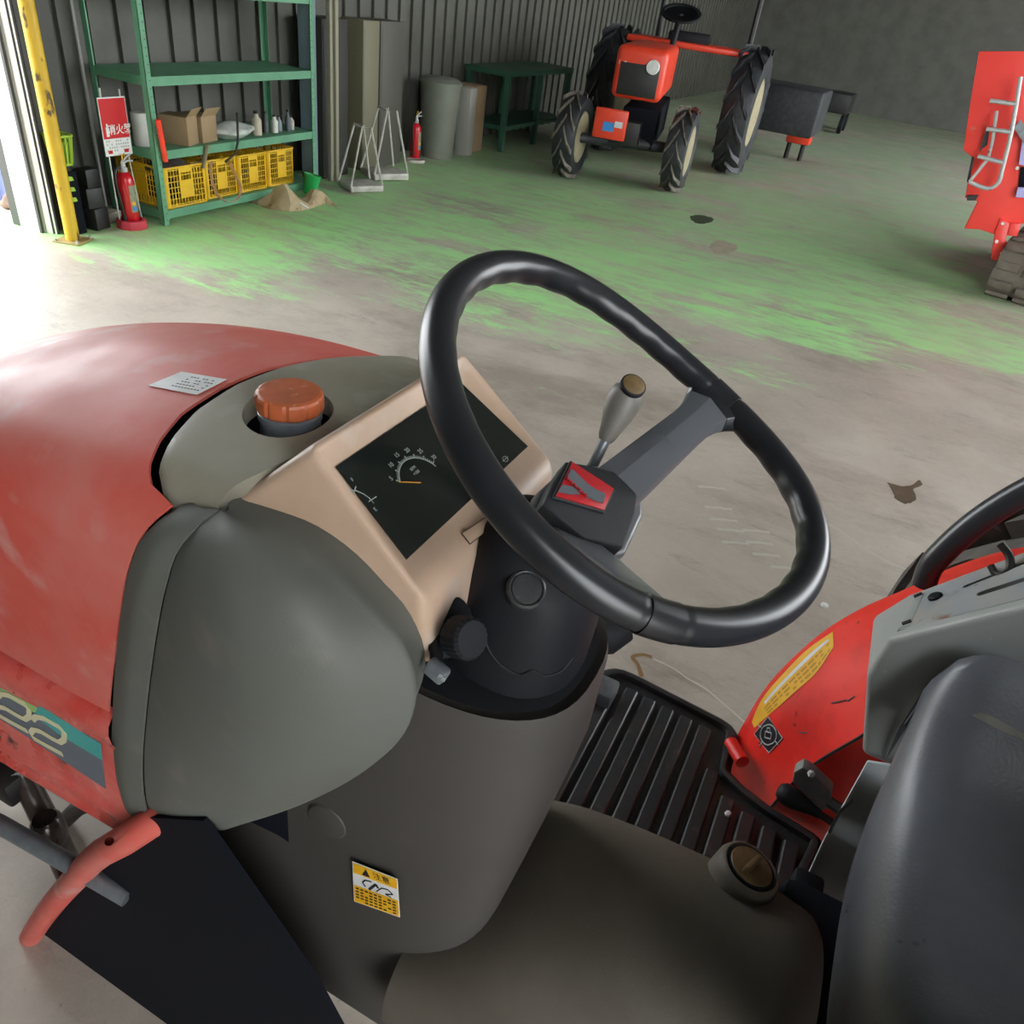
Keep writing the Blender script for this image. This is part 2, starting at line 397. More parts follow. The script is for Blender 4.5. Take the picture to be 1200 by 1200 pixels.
# decals
def dec(pts, name, m, parent, ax=0, val=-.2095, vec=(-.0006, 0, 0), **k):
    return MB().prism([at(x, y, ax, val) for x, y in pts], vec).build(name, m, parent, smooth=False, **k)
DC = dec([(-40,768),(0,790),(118,867),(124,924),(0,842),(-40,815)], 'number_decal', M['decal_grey'], T)
dec([(-40,775),(0,797),(60,833),(60,846),(0,812),(-40,792)], 'decal_green_band', M['decal_green'], DC, val=-.2102, vec=(-.0002,0,0))
dec([(46,826),(118,872),(120,891),(70,861),(40,838)], 'decal_teal_band', M['decal_teal'], DC, val=-.2104, vec=(-.0002,0,0))
def digit2(x0, y0, s=1.0):
    P_ = [(0,6),(4,2),(14,4),(31,14),(37,21),(37,29),(32,32),(24,28),(9,19),(1,17),(-2,21),(1,27),(35,46)]
    cps = [at(x0+a*s, y0+b*s, 0, -.2109) for a, b in P_]
    mb = MB(); wv = .0042
    L_ = []
    for i, p in enumerate(cps):
        t = cps[min(i+1, len(cps)-1)]-cps[max(i-1, 0)]; t.normalize(); n = t.cross(V((1, 0, 0))).normalized(); L_.append((p-n*wv, p+n*wv))
    mb.grid([[a, b] for a, b in L_]).build('digit', M['decal_cream'], DC, solid=.0005, smooth=False)
digit2(38, 838); digit2(-3, 811); 

# hood sticker
def hoodpt(px, py):
    lo_, hi_ = .9, 1.3
    for _ in range(40):
        mid = (lo_+hi_)/2; p = at(px, py, 2, mid); y = max(0, p.y-.32); s = hz(p.x) - .46*y*y*(hz(p.x)-.80)/.352
        if s < mid: hi_ = mid
        else: lo_ = mid
    return p + V((0, 0, .0030))
sq = [(213,439),(266,448),(231,466),(174,455)]
g_ = [[hoodpt(sq[0][0]*(1-u)*(1-v)+sq[1][0]*u*(1-v)+sq[2][0]*u*v+sq[3][0]*(1-u)*v, sq[0][1]*(1-u)*(1-v)+sq[1][1]*u*(1-v)+sq[2][1]*u*v+sq[3][1]*(1-u)*v) for u in [i/6 for i in range(7)]] for v in [i/6 for i in range(7)]]
ST = MB().grid(g_).build('caution_sticker', M['white'], T, solid=.0005, label='white rectangular sticker')
inkm = MB()
for r_ in range(5):
    for c_ in range(9):
        if random.random() < .15: continue
        u0 = .36+c_*.065; v0 = .18+r_*.15
        if u0 > .92: continue
        def sp(u, v):
            x = sq[0][0]*(1-u)*(1-v)+sq[1][0]*u*(1-v)+sq[2][0]*u*v+sq[3][0]*(1-u)*v; y = sq[0][1]*(1-u)*(1-v)+sq[1][1]*u*(1-v)+sq[2][1]*u*v+sq[3][1]*(1-u)*v
            return hoodpt(x, y)+V((0, 0, .0006))
        inkm.add([sp(u0, v0), sp(u0+.045, v0), sp(u0+.045, v0+.05), sp(u0, v0+.05)], [(0,1,2,3)])
inkm.build('sticker_print', M['ink'], ST, smooth=False)

# ---- fuel tank cover and cap
rows = []
def cover_rear(x): return .286 - .052*(1-(x/.172)**2)
xs = [-.172+.344*i/60 for i in range(61)]
for v in range(17):
    row = []
    for x in xs:
        fr = cover_front(x); y = cover_rear(x) + (fr-cover_rear(x))*v/16
        edge = min(1, (.172-abs(x))/.022); fall = .030*(1-math.sqrt(max(0, 1-(1-edge)**2)))
        ef = min(1, (fr-y)/.012); fall2 = .010*(1-math.sqrt(max(0, 1-(1-ef)**2)))
        row.append(V((x, y, hz(x)+.009-fall-fall2)))
    rows.append(row)
CV = MB().grid(rows).build('tank_cover', M['cover'], T, solid=.02, off=-1, angle=50)
cpc = at(338, 480, 2, 1.158)
cut(CV, MB().lathe([(.040, -.05), (.040, .03)], V((cpc.x, cpc.y, 1.15)), (0, 0, 1), 48), angle=40)
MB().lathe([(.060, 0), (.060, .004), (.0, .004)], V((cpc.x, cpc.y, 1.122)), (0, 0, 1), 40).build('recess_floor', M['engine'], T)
FC = empty('fuel_cap', (0, 0, 0)); FC.parent = T
def capmod(j, h): return 1 if h > .024 or h < .001 else (.955 if (j % 6) == 0 else 1.0)
co = V((cpc.x+.000, cpc.y-.002, 1.153))
MB().lathe([(.027, -.025), (.027, -.004), (.0285, -.001), (.0285, .005), (.026, .007)], co, (0, 0, 1), 40).build('filler_neck', M['rod'], FC)
MB().lathe([(.027, .007), (.0290, .008), (.0300, .010), (.0300, .0205), (.0288, .0230), (.026, .0245), (.0, .0255)], co, (0, 0, 1), 64, capmod).build('cap', M['cap'], FC, angle=25)
MB().box((0, .30, 1.04), (.30, .10, .16)).build('tank_underside', M['engine'], T, bevel=.01)

# ---- dashboard
Aq, Bq, Cq, Dq = V((-.124, .221, 1.181)), V((.124, .221, 1.181)), V((.135, .105, 1.085)), V((-.135, .105, 1.085))
Eq, Fq = V((-.127, .096, 1.00)), V((.127, .096, 1.00))
Gq, Hq = V((-.158, .292, 1.108)), V((.158, .292, 1.108))
G2, H2 = V((-.165, .30, .98)), V((.165, .30, .98))
gTL, gTR, gBR, gBL = V((-.104, .214, 1.151)), V((.104, .214, 1.151)), V((.116, .134, 1.098)), V((-.116, .134, 1.098))
A2, B2 = Aq+V((.009, -.004, -.002)), Bq+V((-.009, -.004, -.002))
C2, D2 = Cq+V((-.009, .004, .003)), Dq+V((.009, .004, .003))
vs = [Aq, Bq, Cq, Dq, Eq, Fq, Gq, Hq, G2, H2, gTL, gTR, gBR, gBL, A2, B2, C2, D2]
fs = [(0,1,7,6), (0,6,8,4,3), (1,2,5,9,7), (6,7,9,8), (8,9,5,4), (3,4,5,2), (0,14,15,1), (1,15,16,2), (2,16,17,3), (3,17,14,0), (14,10,11,15), (15,11,12,16), (16,12,13,17), (17,13,10,14), (10,13,12,11)]
vs = [Aq, Bq, Cq, Dq, Eq, Fq, Gq, Hq, G2, H2, gTL, gTR, gBR, gBL]
fs = [(0,1,7,6), (0,6,8,4,3), (1,2,5,9,7), (6,7,9,8), (8,9,5,4), (3,4,5,2), (0,10,11,1), (1,11,12,2), (2,12,13,3), (3,13,10,0), (10,13,12,11)]
DB = MB().add(vs, fs).build('dashboard', M['dash'], T, smooth=False)
outer = {tuple(round(c, 5) for c in p) for p in (Aq, Bq, Cq, Dq, Eq, Fq, Gq, Hq, G2, H2)}
wv_ = DB.data.attributes.new('bevel_weight_edge', 'FLOAT', 'EDGE')
for e in DB.data.edges:
    a, b = (tuple(round(c, 5) for c in DB.data.vertices[k].co) for k in e.vertices)
    if a in outer and b in outer: wv_.data[e.index].value = 1.0
m_ = DB.modifiers.new('bevel', 'BEVEL'); m_.limit_method = 'WEIGHT'; m_.width = .0125; m_.segments = 6
bake(DB, 50)
gn = (gTR-gTL).cross(gBL-gTL).normalized()
if gn.dot(CAM-gTL) < 0: gn = -gn
GL = MB().prism([p+gn*.0006 for p in (gTL, gTR, gBR, gBL)], gn*.002).build('meter_glass', M['glass'], T)
def glp(px, py): return atp(px, py, gTL+gn*.0029, gn)
gx = (gBR-gBL).normalized(); gy = gn.cross(gx)
def strokes(mb, pts, w_, n, lift=0):
    for a, b in zip(pts, pts[1:]):
        d = (b-a).normalized(); s_ = n.cross(d)*w_/2
        mb.prism([a-s_+n*lift, b-s_+n*lift, b+s_+n*lift, a+s_+n*lift], n*.0003)
tach = MB(); ctr = glp(498, 566)
def tp(ang, r): return ctr + (gx*math.cos(ang)+gy*math.sin(ang))*r
R0 = .0265
strokes(tach, [tp(rad(147)-i*rad(135)/36, R0) for i in range(37)], .0008, gn)
for i in range(0, 31):
    a = rad(145) - i*rad(125)/30
    strokes(tach, [tp(a, R0), tp(a, R0+(.004 if i % 5 == 0 else .0024))], .0006 if i % 5 else .0010, gn)
TM = tach.build('tachometer_scale', M['mark'], GL, smooth=False)
for k, s_ in enumerate(('5', '10', '15', '20', '25', '30')):
    a = rad(142) - k*rad(24)
    text_mesh(s_, .0060, M['mark'], 'scale_number', GL, tp(a, R0+.0085), gx, gy, ext=.0001)
text_mesh('RPM', .0042, M['mark'], 'scale_word', GL, tp(rad(85), .017), gx, gy, ext=.0001)
text_mesh('×100', .0042, M['mark'], 'scale_word', GL, tp(rad(85), .012), gx, gy, ext=.0001)
nb = MB(); strokes(nb, [glp(467, 565), glp(493, 566)], .0011, gn, .0004); nb.build('tachometer_needle', M['needle'], GL, smooth=False)
fg = MB()
strokes(fg, [glp(x, y) for x, y in ((409,574),(417,575),(426,579),(433,584),(438,590))], .0008, gn)
strokes(fg, [glp(432, 588), glp(441, 582)], .0009, gn); strokes(fg, [glp(414, 580), glp(417, 570)], .0009, gn)
fg.build('fuel_scale', M['mark'], GL, smooth=False)
text_mesh('F', .0050, M['mark'], 'scale_letter', GL, glp(413, 562), gx, gy, ext=.0001)
text_mesh('E', .0050, M['mark'], 'scale_letter', GL, glp(440, 597), gx, gy, ext=.0001)
ic = MB(); q0 = glp(592, 538)
strokes(ic, [q0+gx*.004*math.cos(a)+gy*.003*math.sin(a) for a in [i*math.pi/4 for i in range(9)]], .0006, gn)
strokes(ic, [q0-gx*.006, q0+gx*.006], .0006, gn); ic.build('lamp_symbol', M['mark'], GL, smooth=False)
# small blank plate under the meter
bp_n = (Cq-Dq).cross(gBL-Dq).normalized()
if bp_n.dot(CAM-Dq) < 0: bp_n = -bp_n
bpx = [atp(x, y, D2+bp_n*.001, bp_n) for x, y in [(541,626),(580,600),(588,609),(550,638)]]
MB().prism(bpx, bp_n*.002).build('blank_switch_cover', M['dash'], T, bevel=.0006)
MB().tube([p+bp_n*.0008 for p in bpx], .0007, 6, closed=True).build('switch_cover_gap', M['iron'], T)

# ---- near-side grey cowl: front border band and main bulging panel
Lc = [(224,588,-.168), (196,603,-.185), (168,628,-.198), (153,662,-.204), (143,710,-.206), (136,770,-.207), (132,830,-.2075), (131,880,-.207), (136,925,-.205), (147,955,-.203), (163,971,-.2), (190,979,-.198)]
Cc = [(258,597,-.170), (226,620,-.192), (204,650,-.204), (193,683,-.211), (183,730,-.214), (174,790,-.216), (168,845,-.2165), (165,890,-.2155), (166,925,-.213), (171,952,-.209), (180,970,-.205), (200,979,-.199)]
Rc = [(262,600,-.170), (300,619,-.172), (348,646,-.174), (392,680,-.174), (430,716,-.172), (460,750,-.170), (480,788,-.166), (483,822,-.165), (470,862,-.168), (432,900,-.174), (360,940,-.184), (262,973,-.196)]
def cpt(l, d=0): return [at(x, y, 0, xx+d) for x, y, xx in l]
band = patch([cpt(Lc), [p + V((-.004, 0, 0)) for p in [a.lerp(b, .5) for a, b in zip(cr(cpt(Lc), 30), cr(cpt(Cc), 30))]], cpt(Cc)], 9, 40)
edge_in = [[p+V((.02, .004, 0)) for p in [r[0] for r in band]]]
rows = [[band[i][0]+V((.03, .002, 0)), band[i][0]+V((.006, .001, 0))] + band[i] for i in range(40)]
MB().grid(rows).build('side_cowl_border', M['cowl'], T, solid=.003, off=-1, angle=50)
mid = [at(x, y, 0, xx) for x, y, xx in [(260,599,-.172), (262,628,-.198), (270,670,-.217), (280,710,-.228), (288,750,-.2345), (292,795,-.237), (293,840,-.236), (292,880,-.231), (286,915,-.222), (272,943,-.212), (250,964,-.203), (232,977,-.198)]]
mid1 = [at(x, y, 0, xx) for x, y, xx in [(259,598,-.171), (238,628,-.197), (226,670,-.2135), (220,710,-.2205), (214,755,-.224), (208,805,-.226), (205,850,-.2255), (204,890,-.2225), (204,925,-.217), (204,950,-.2105), (206,968,-.204), (215,979,-.1985)]]
mid2 = [at(x, y, 0, xx) for x, y, xx in [(261,599,-.172), (285,624,-.188), (318,665,-.203), (348,705,-.212), (368,745,-.217), (384,790,-.2185), (388,825,-.218), (380,868,-.214), (356,908,-.208), (322,940,-.202), (290,958,-.200), (250,974,-.1975)]]
def crease(l): return [p+V((.0045, 0, 0)) for p in l]
surf = patch([crease(cpt(Cc)), mid1, mid, mid2, cpt(Rc)], 26, 48)
rows = []
for i, r in enumerate(surf):
    e = r[-1]; inw = V((.012, .006, 0)); dwn = V((.04, .012, 0))
    rows.append(r + [e+V((.005, -.001, 0)), e+inw, e+dwn])
MB().grid(rows).build('side_cowl', M['cowl'], T, solid=.003, off=-1, angle=60)

# ---- pillar (lower cowl)
def sup(cx, cy, ax_, ay_, z, n=2.6, tz=0, N=56):
    out = []
    for i in range(N):
        a = 2*math.pi*i/N; c, s = math.cos(a), math.sin(a)
        x = cx + ax_*math.copysign(abs(c)**(2/n), c); y = cy + ay_*math.copysign(abs(s)**(2/n), s)
        out.append(V((x, y, z + tz*(y-cy))))
    return out
PL = MB().loft([sup(0, .155, .12, .165, .958, tz=.12), sup(0, .157, .127, .178, .968, tz=.12), sup(0, .158, .129, .182, .956, tz=.12), sup(0, .205, .129, .228, .86, tz=.1, n=3), sup(0, .2445, .129, .2555, .74, n=4), sup(0, .284, .130, .276, .60, n=6), sup(0, .2475, .132, .2175, .45, n=6), sup(0, .22, .134, .18, .38, n=5), sup(0, .20, .136, .16, .28, n=5)], caps=True)
PL.build('steering_pillar', M['pillar'], T, angle=50)
MB().box((0, .40, .78), (.20, .2, .2)).build('bulkhead', M['engine'], T, bevel=.02)
# moulded boss on pillar
MB().lathe([(.03, -.004), (.024, .002), (.012, .004), (0, .0045)], V((-.130, .21, .69)), (-1, -.05, .05), 24).build('pillar_boss', M['pillar'], T)
# black lid, coloured as the shade inside the pillar opening
MB().loft([sup(0, .155, .118, .166, .9665, tz=.12), sup(0, .155, .10, .150, .95, tz=.12)], caps=True).build('pillar_opening_shade', M['black'], T)
from mathutils.bvhtree import BVHTree
def onto(o, px, py, lift=.001):
    """where the sight line through a pixel meets an object"""
    bv = BVHTree.FromPolygons([v.co for v in o.data.vertices], [tuple(p.vertices) for p in o.data.polygons])
    h = bv.ray_cast(CAM, ray(px, py).normalized())
    return None if h[0] is None else h[0] - ray(px, py).normalized()*lift
# ---- column boot
def boot_ring(s_, r, k=1.0, ky=1.0, N=40, off=0, nn=2.3):
    o_ = WC - WN*s_ + V((0, 0, 0)) + WE2*off; out = []
    for i in range(N):
        a = 2*math.pi*i/N; c, s = math.cos(a), math.sin(a)
        out.append(o_ + WE1*(r*k*math.copysign(abs(c)**(2/nn), c)) + WE2*(r*ky*math.copysign(abs(s)**(2/nn), s)))
    return out
BT = MB().loft([boot_ring(.125, .026, off=-.004), boot_ring(.14, .045, off=-.010), boot_ring(.15, .058, off=-.016), boot_ring(.165, .066, off=-.022), boot_ring(.20, .071, 1.03, off=-.036), boot_ring(.25, .076, 1.05, off=-.052), boot_ring(.285, .080, 1.05, off=-.062), boot_ring(.305, .079, off=-.066), boot_ring(.315, .071, off=-.068), boot_ring(.32, .055, off=-.068)]).build('column_boot', M['black'], T, angle=60)
bo = onto(BT, 617, 690, .002)
MB().lathe([(.0175, -.02), (.0175, 0), (.0155, .002), (.0135, .0005), (.0130, .002), (0, .0025)], bo, ((CAM-bo).normalized()+WN*.5), 28).build('boot_plug', M['mat'], T)
bs_ = [onto(BT, x, y, .0005) for x, y in [(566,742),(574,764),(590,782),(610,791),(624,786),(636,792),(656,787),(672,770)]]
if all(p is not None for p in bs_): MB().tube(cr(bs_, 40), .0016, 8).build('boot_seam', M['black'], T)
MB().tube([V((.10, .03, .90)), V((.12, .0, .90)), V((.135, -.012, .905))], [.028, .026, .02], 14).build('pillar_side_pod', M['black'], T)
# key switch knob, near side of the boot
KS = empty('key_switch', (0, 0, 0)); KS.parent = T
ko = at(548, 748, 0, -.118); kd = V((-.25, -.75, .45)).normalized()
MB().lathe([(.0, -.03), (.027, -.03), (.028, -.004), (.0265, -.001), (.024, 0)], at(528, 735, 0, -.10), kd, 32).build('switch_collar', M['black'], KS)
MB().lathe([(.017, -.016), (.0185, -.014), (.0185, .004), (.016, .007), (.0, .008)], ko, kd, 48, lambda j, h: 1.0 if j % 2 else .955).build('switch_knob', M['black'], KS, angle=20)
kx = kd.cross(V((0,0,1))).normalized(); ky = kx.cross(kd)
wm = MB()
for dx, dy in ((-.006,.004),(.004,.006),(.007,-.004),(-.003,-.008)): wm.add([ko+kd*.0104+kx*(dx+a)+ky*(dy+b) for a, b in ((-.0012,-.0012),(.0012,-.0012),(.0012,.0012),(-.0012,.0012))], [(0,1,2,3)])
# light switch block
lb = at(512, 786, 0, -.140)
LS = MB().box(lb, (.012, .020, .015), Matrix.Rotation(.35, 3, 'Y') @ Matrix.Rotation(.3, 3, 'X')).build('light_switch', M['rod'], T, bevel=.003)
MB().tube([lb, lb+V((.03, .02, .008)), V((-.08, .10, 1.0))], .006, 10).build('light_switch_stalk', M['black'], T)
text_mesh('PS', .008, M['mark'], 'switch_print', T, at(513, 792, 0, -.1505)+V((-.0005,-.004,.0)), (0, -1, -.25), (0, -.25, 1), ext=.0003)

# warning sticker on the pillar
PX = -.1345
wst = [at(x, y, 0, PX) for x, y in [(413,1009),(466,1030),(469,1075),(415,1056)]]
def quad(q, u, v): return q[0]*(1-u)*(1-v)+q[1]*u*(1-v)+q[2]*u*v+q[3]*(1-u)*v
def qrect(q, u0, v0, u1, v1, name, m, parent, lift=0, nrm=V((-1, 0, 0))):
    return MB().prism([quad(q, u, v)+nrm*lift for u, v in ((u0,v0),(u1,v0),(u1,v1),(u0,v1))], nrm*.0003).build(name, m, parent, smooth=False)
WS = qrect(wst, 0, 0, 1, 1, 'warning_sticker', M['white'], T)
qrect(wst, .02, .02, .98, .26, 'sticker_header', M['yellow_st'], WS, .0004)
qrect(wst, .02, .56, .98, .98, 'sticker_footer', M['yellow_st'], WS, .0004)
L_ = V((-1, 0, 0))
MB().prism([quad(wst, u, v)-V((.0009,0,0)) for u, v in ((.22,.22),(.40,.22),(.31,.05))], L_*.0002).build('warning_triangle', M['ink'], WS, smooth=False)
text_mesh('注意', .0125, M['ink'], 'sticker_lettering', WS, quad(wst, .65, .14)-V((.0009,0,0)), wst[1]-wst[0], wst[0]-wst[3], ext=.0001)
im = MB()
strokes(im, [quad(wst, u, v)-V((.0006,0,0)) for u, v in ((.42,.32),(.28,.34),(.22,.42),(.28,.50))], .0018, L_)
strokes(im, [quad(wst, u, v)-V((.0006,0,0)) for u, v in ((.36,.54),(.52,.34),(.56,.42))], .0032, L_)
strokes(im, [quad(wst, u, v)-V((.0006,0,0)) for u, v in ((.52,.52),(.64,.38),(.78,.36),(.88,.44),(.72,.50),(.84,.53))], .0014, L_)
im.build('sticker_pictogram', M['ink'], WS, smooth=False)
im = MB()
for r_ in range(5):
    for c_ in range(9):
        if random.random() < .12: continue
        u0, v0 = .06+c_*.1, .60+r_*.075
        im.add([quad(wst, u0+a, v0+b)-V((.0009,0,0)) for a, b in ((0,0),(.07,0),(.07,.04),(0,.04))], [(0,1,2,3)])
im.build('sticker_print', M['ink'], WS, smooth=False)

# ---- tunnel between the footplates
def arch(y, hw, zt, zb=.40, N=30, n=3.0):
    out = []
    for i in range(N+1):
        a = math.pi*i/N; c, s = math.cos(a), math.sin(a)
        out.append(V((-hw*math.copysign(abs(c)**(2/n), c), y, zb+(zt-zb)*abs(s)**(2/n))))
    return out
tr = [arch(.10, .17, .52), arch(.04, .172, .565), arch(-.02, .172, .600), arch(-.09, .170, .622), arch(-.17, .168, .636), arch(-.25, .166, .642), arch(-.33, .166, .640), arch(-.37, .165, .60)]
tr = [cr([r[k] for r in tr], 30) for k in range(31)]
MB().grid(tr).build('tunnel_cover', M['tunnel'], T, solid=.004, off=-1, angle=60)
MB().box((0, -.6, .48), (.30, .62, .28)).build('gearbox_housing', M['engine'], T, bevel=.02)
# brass-coloured turn cap on a raised collar
tc_ = at(880, 1016, 0, .104)
td = V((.15, -.15, 1)).normalized()
MB().lathe([(.042, -.05), (.040, -.010), (.0365, -.001), (.033, .001), (.029, -.003), (.029, -.01)], tc_, td, 40).build('drain_collar', M['tunnel'], T, angle=60)
TK = MB().lathe([(.0275, -.006), (.0275, .001), (.0262, .003), (.0, .003)], tc_, td, 36).build('turn_cap', M['brass'], T)
hd = (at(890, 1000, 0, .098)-at(868, 1030, 0, .098)); hd = (hd-td*hd.dot(td)).normalized()
MB().box(tc_+td*.008+hd*.004, (.034, .007, .013), Matrix((hd, td.cross(hd), td)).transposed()).build('cap_grip', M['brass'], TK, bevel=.002)
MB().lathe([(.029, -.004), (.0295, .0016), (.0272, .0018)], tc_, td, 36).build('cap_gasket', M['black'], TK)

# ---- right footplate: ribbed rubber mat with a raised rim
Z0 = .45
mat_px = [(690,792),(727,786),(858,853),(846,903),(868,925),(900,950),(930,968),(957,985),(926,1046)]
mo = [at(x, y, 2, Z0+.012) for x, y in mat_px]
mo = [V((.165, .085, Z0+.012)), V((.455, .085, Z0+.012))] + [p for p in mo[1:]] + [V((.165, -.36, Z0+.012))]
MB().prism([p-V((0, 0, .030)) for p in mo], (0, 0, .018)).build('footplate', M['iron'], T)
MT = MB().prism([p-V((0, 0, .012)) for p in mo], (0, 0, .005)).build('rubber_mat', M['mat'], T, bevel=.002)
rim_path = []
for a, b in zip(mo[1:9], mo[2:10]):
    for k in range(10): rim_path.append(a.lerp(b, k/10))
for _ in range(2): rim_path = [rim_path[0]] + [(p+q*2+r)/4 for p, q, r in zip(rim_path, rim_path[1:], rim_path[2:])] + [rim_path[-1]]
NRP = len(rim_path)
rimmb = MB()
rr = []
for i, p in enumerate(rim_path):
    t = (rim_path[min(i+1, NRP-1)]-rim_path[max(i-1, 0)]).normalized(); n = t.cross(V((0, 0, 1)))
    rr.append([p+n*.006-V((0,0,.02)), p+n*.006+V((0,0,.004)), p+n*.002+V((0,0,.006)), p-n*.003+V((0,0,.005)), p-n*.006-V((0,0,.004)), p-n*.015-V((0,0,.006)), p-n*.015-V((0,0,.02))])
rimmb.loft(rr).build('mat_rim', M['mat'], MT, angle=40)
def x_edge(y):
    """outer x of the mat at a given y"""
    best = .165
    for a, b in zip(mo, mo[1:]):
        if (a.y-y)*(b.y-y) <= 0 and a.y != b.y: best = max(best, a.x+(b.x-a.x)*(y-a.y)/(b.y-a.y))
    return best
yy = .070; first = None
while yy > -.35:
    xe = min(x_edge(yy-.012), x_edge(yy+.012)) - .026
    x0 = .150
    l = xe-x0
    if l > .03:
        sec = [(-.0135, 0), (-.0115, .010), (-.009, .012), (.009, .012), (.0115, .010), (.0135, 0)]
        MB().loft([[V((x0, yy+a, Z0+.004+b)) for a, b in sec], [V((xe-.006, yy+a, Z0+.004+b)) for a, b in sec], [V((xe, yy+a*.8, Z0+.004+b*.3)) for a, b in sec]]).build('rib', M['mat'], MT, angle=25)
    yy -= .0355
# pebble of white debris and puddle on the mat
MB().lathe([(0, 0), (.006, .001), (.005, .005), (0, .007)], at(853, 955, 2, Z0+.017), (0.2, 0.1, 1), 7).build('debris_chip', M['white'], MT, smooth=False)
MB().box(at(699, 806, 2, Z0+.03), (.05, .07, .03)).build('pedal_pad', M['rod'], T, bevel=.005)
MB().tube([at(870, 893, 0, .42), at(856, 870, 0, .46)], .012, 12).build('step_bracket', M['red'], T)
MB().tube([V((.50, .10, .43)), V((.50, -.20, .43))], .011, 12).build('step_bar', M['red'], T)

# ---- right fender over the rear tyre
fo = [(856,905,.47),(860,872,.49),(876,840,.5),(897,806,.505),(932,768,.51),(972,735,.515),(1015,710,.52),(1062,690,.52),(1110,667,.52),(1200,641,.52)]
fi = [(886,985,.42),(903,948,.385),(925,922,.365),(948,900,.345),(975,882,.33),(1010,862,.315),(1045,835,.30),(1080,800,.30),(1130,770,.30),(1210,735,.30)]
fo_, fi_ = [at(x, y, 0, v) for x, y, v in fo], [at(x, y, 0, v) for x, y, v in fi]
fo_ += [V((.52, -.62, 1.05)), V((.52, -.85, .98)), V((.52, -1.02, .80))]
fi_ += [V((.30, -.62, 1.03)), V((.30, -.85, .96)), V((.30, -1.02, .78))]
fmid = [a.lerp(b, .5)+V((0, .012, .010)) for a, b in zip(cr(fo_, 13), cr(fi_, 13))]
rows = patch([fo_, fmid, fi_], 14, 60)
rows = [[r[0]+V((.012, -.022, -.022)), r[0]+V((.010, -.006, -.004))]+r for r in rows]
FD = MB().grid(rows).build('fender', M['red'], T, solid=.003, off=-1, angle=60)
# inner wall of the fender
iw = [cr(fi_, 30), [p.lerp(V((.37, -.62, .30)), .2) for p in cr(fi_, 30)], [p.lerp(V((.37, -.62, .30)), .65) for p in cr(fi_, 30)]]
MB().grid([list(r) for r in zip(*iw)]).build('fender_inner_panel', M['red'], T, solid=.003, angle=60)
MB().tube([p+V((-.004, .0015, .0015)) for p in cr(fi_, 40)], .0022, 8).build('fender_seam', M['iron'], T)
# yellow reflective sticker on the fender
def fend(px, py, lift=.0015):
    """point on the fender patch seen at a pixel"""
    d = ray(px, py); best = None
    for r in range(len(rows)-1):
        for c in range(2, len(rows[0])-1):
            for tri in ((rows[r][c], rows[r][c+1], rows[r+1][c+1]), (rows[r][c], rows[r+1][c+1], rows[r+1][c])):
                h = isect(tri, d)
                if h is not None and (best is None or h < best): best = h
    if best is None: return None
    return CAM + d*(best-lift/d.length)
from mathutils.geometry import intersect_ray_tri
def isect(tri, d):
    h = intersect_ray_tri(tri[0], tri[1], tri[2], d, CAM, True)
    return None if h is None else (h-CAM).length/d.length
def bil(q, u, v): return (q[0][0]*(1-u)*(1-v)+q[1][0]*u*(1-v)+q[2][0]*u*v+q[3][0]*(1-u)*v, q[0][1]*(1-u)*(1-v)+q[1][1]*u*(1-v)+q[2][1]*u*v+q[3][1]*(1-u)*v)
def fstrip(top, bot, name, m, parent, nu=24, nv=6, lift=.0015, u0=0, u1=1, v0=0, v1=1):
    tc2 = cr([V((x, y, 0)) for x, y in top], 41); bc2 = cr([V((x, y, 0)) for x, y in bot], 41); g = []
    for i in range(nu+1):
        u = u0+(u1-u0)*i/nu; a = tc2[int(round(u*40))]; b = bc2[int(round(u*40))]; row = []
        for j in range(nv+1):
            v = v0+(v1-v0)*j/nv; p = None
            for k in range(12):
                q = a.lerp(b, min(1, v+k*.06)); p = fend(q.x, q.y, lift)
                if p is not None: break
            row.append(p)
        if all(p is not None for p in row): g.append(row)
    return MB().grid(g).build(name, m, parent, angle=60) if len(g) > 1 else None
ST_T = [(881,846),(888,828),(898,812),(920,787),(946,761),(976,740)]
ST_B = [(884,853),(896,842),(910,830),(936,807),(955,790),(977,758)]
def fpatch(q, name, m, parent, n=6, lift=.0015):
    g = []
    for j in range(n+1):
        row = [fend(*bil(q, i/n, j/n), lift) for i in range(n+1)]
        if any(p is None for p in row): continue
        g.append(row)
    return MB().grid(g).build(name, m, parent, angle=60) if len(g) > 1 else None
YS = fstrip(ST_T, ST_B, 'reflective_sticker', M['yellow_st'], T)
if YS is not None:
    fstrip(ST_T, ST_B, 'sticker_stripe', M['white'], YS, 20, 2, .0022, .2, .95, .22, .36)
    sm = MB(); sT = cr([V((x, y, 0)) for x, y in ST_T], 60); sB_ = cr([V((x, y, 0)) for x, y in ST_B], 60)
    for r_ in range(3):
        for c_ in range(18):
            if random.random() < .12: continue
            i0 = 10+int(c_*2.6)
            ps = []
            for di, dv in ((0,0),(2,0),(2,.09),(0,.09)):
                q = sT[min(59, i0+di)].lerp(sB_[min(59, i0+di)], .46+r_*.17+dv); ps.append(fend(q.x, q.y, .0022))
            if all(p is not None for p in ps): sm.add(ps, [(0,1,2,3)])
    sm.build('sticker_print', mat('sticker_brown_ink', hexc('b88418'), .5), YS, smooth=False)
IC = fpatch([(900,840),(917,865),(901,882),(884,860)], 'lock_symbol_plate', M['iconblack'], T, 5)
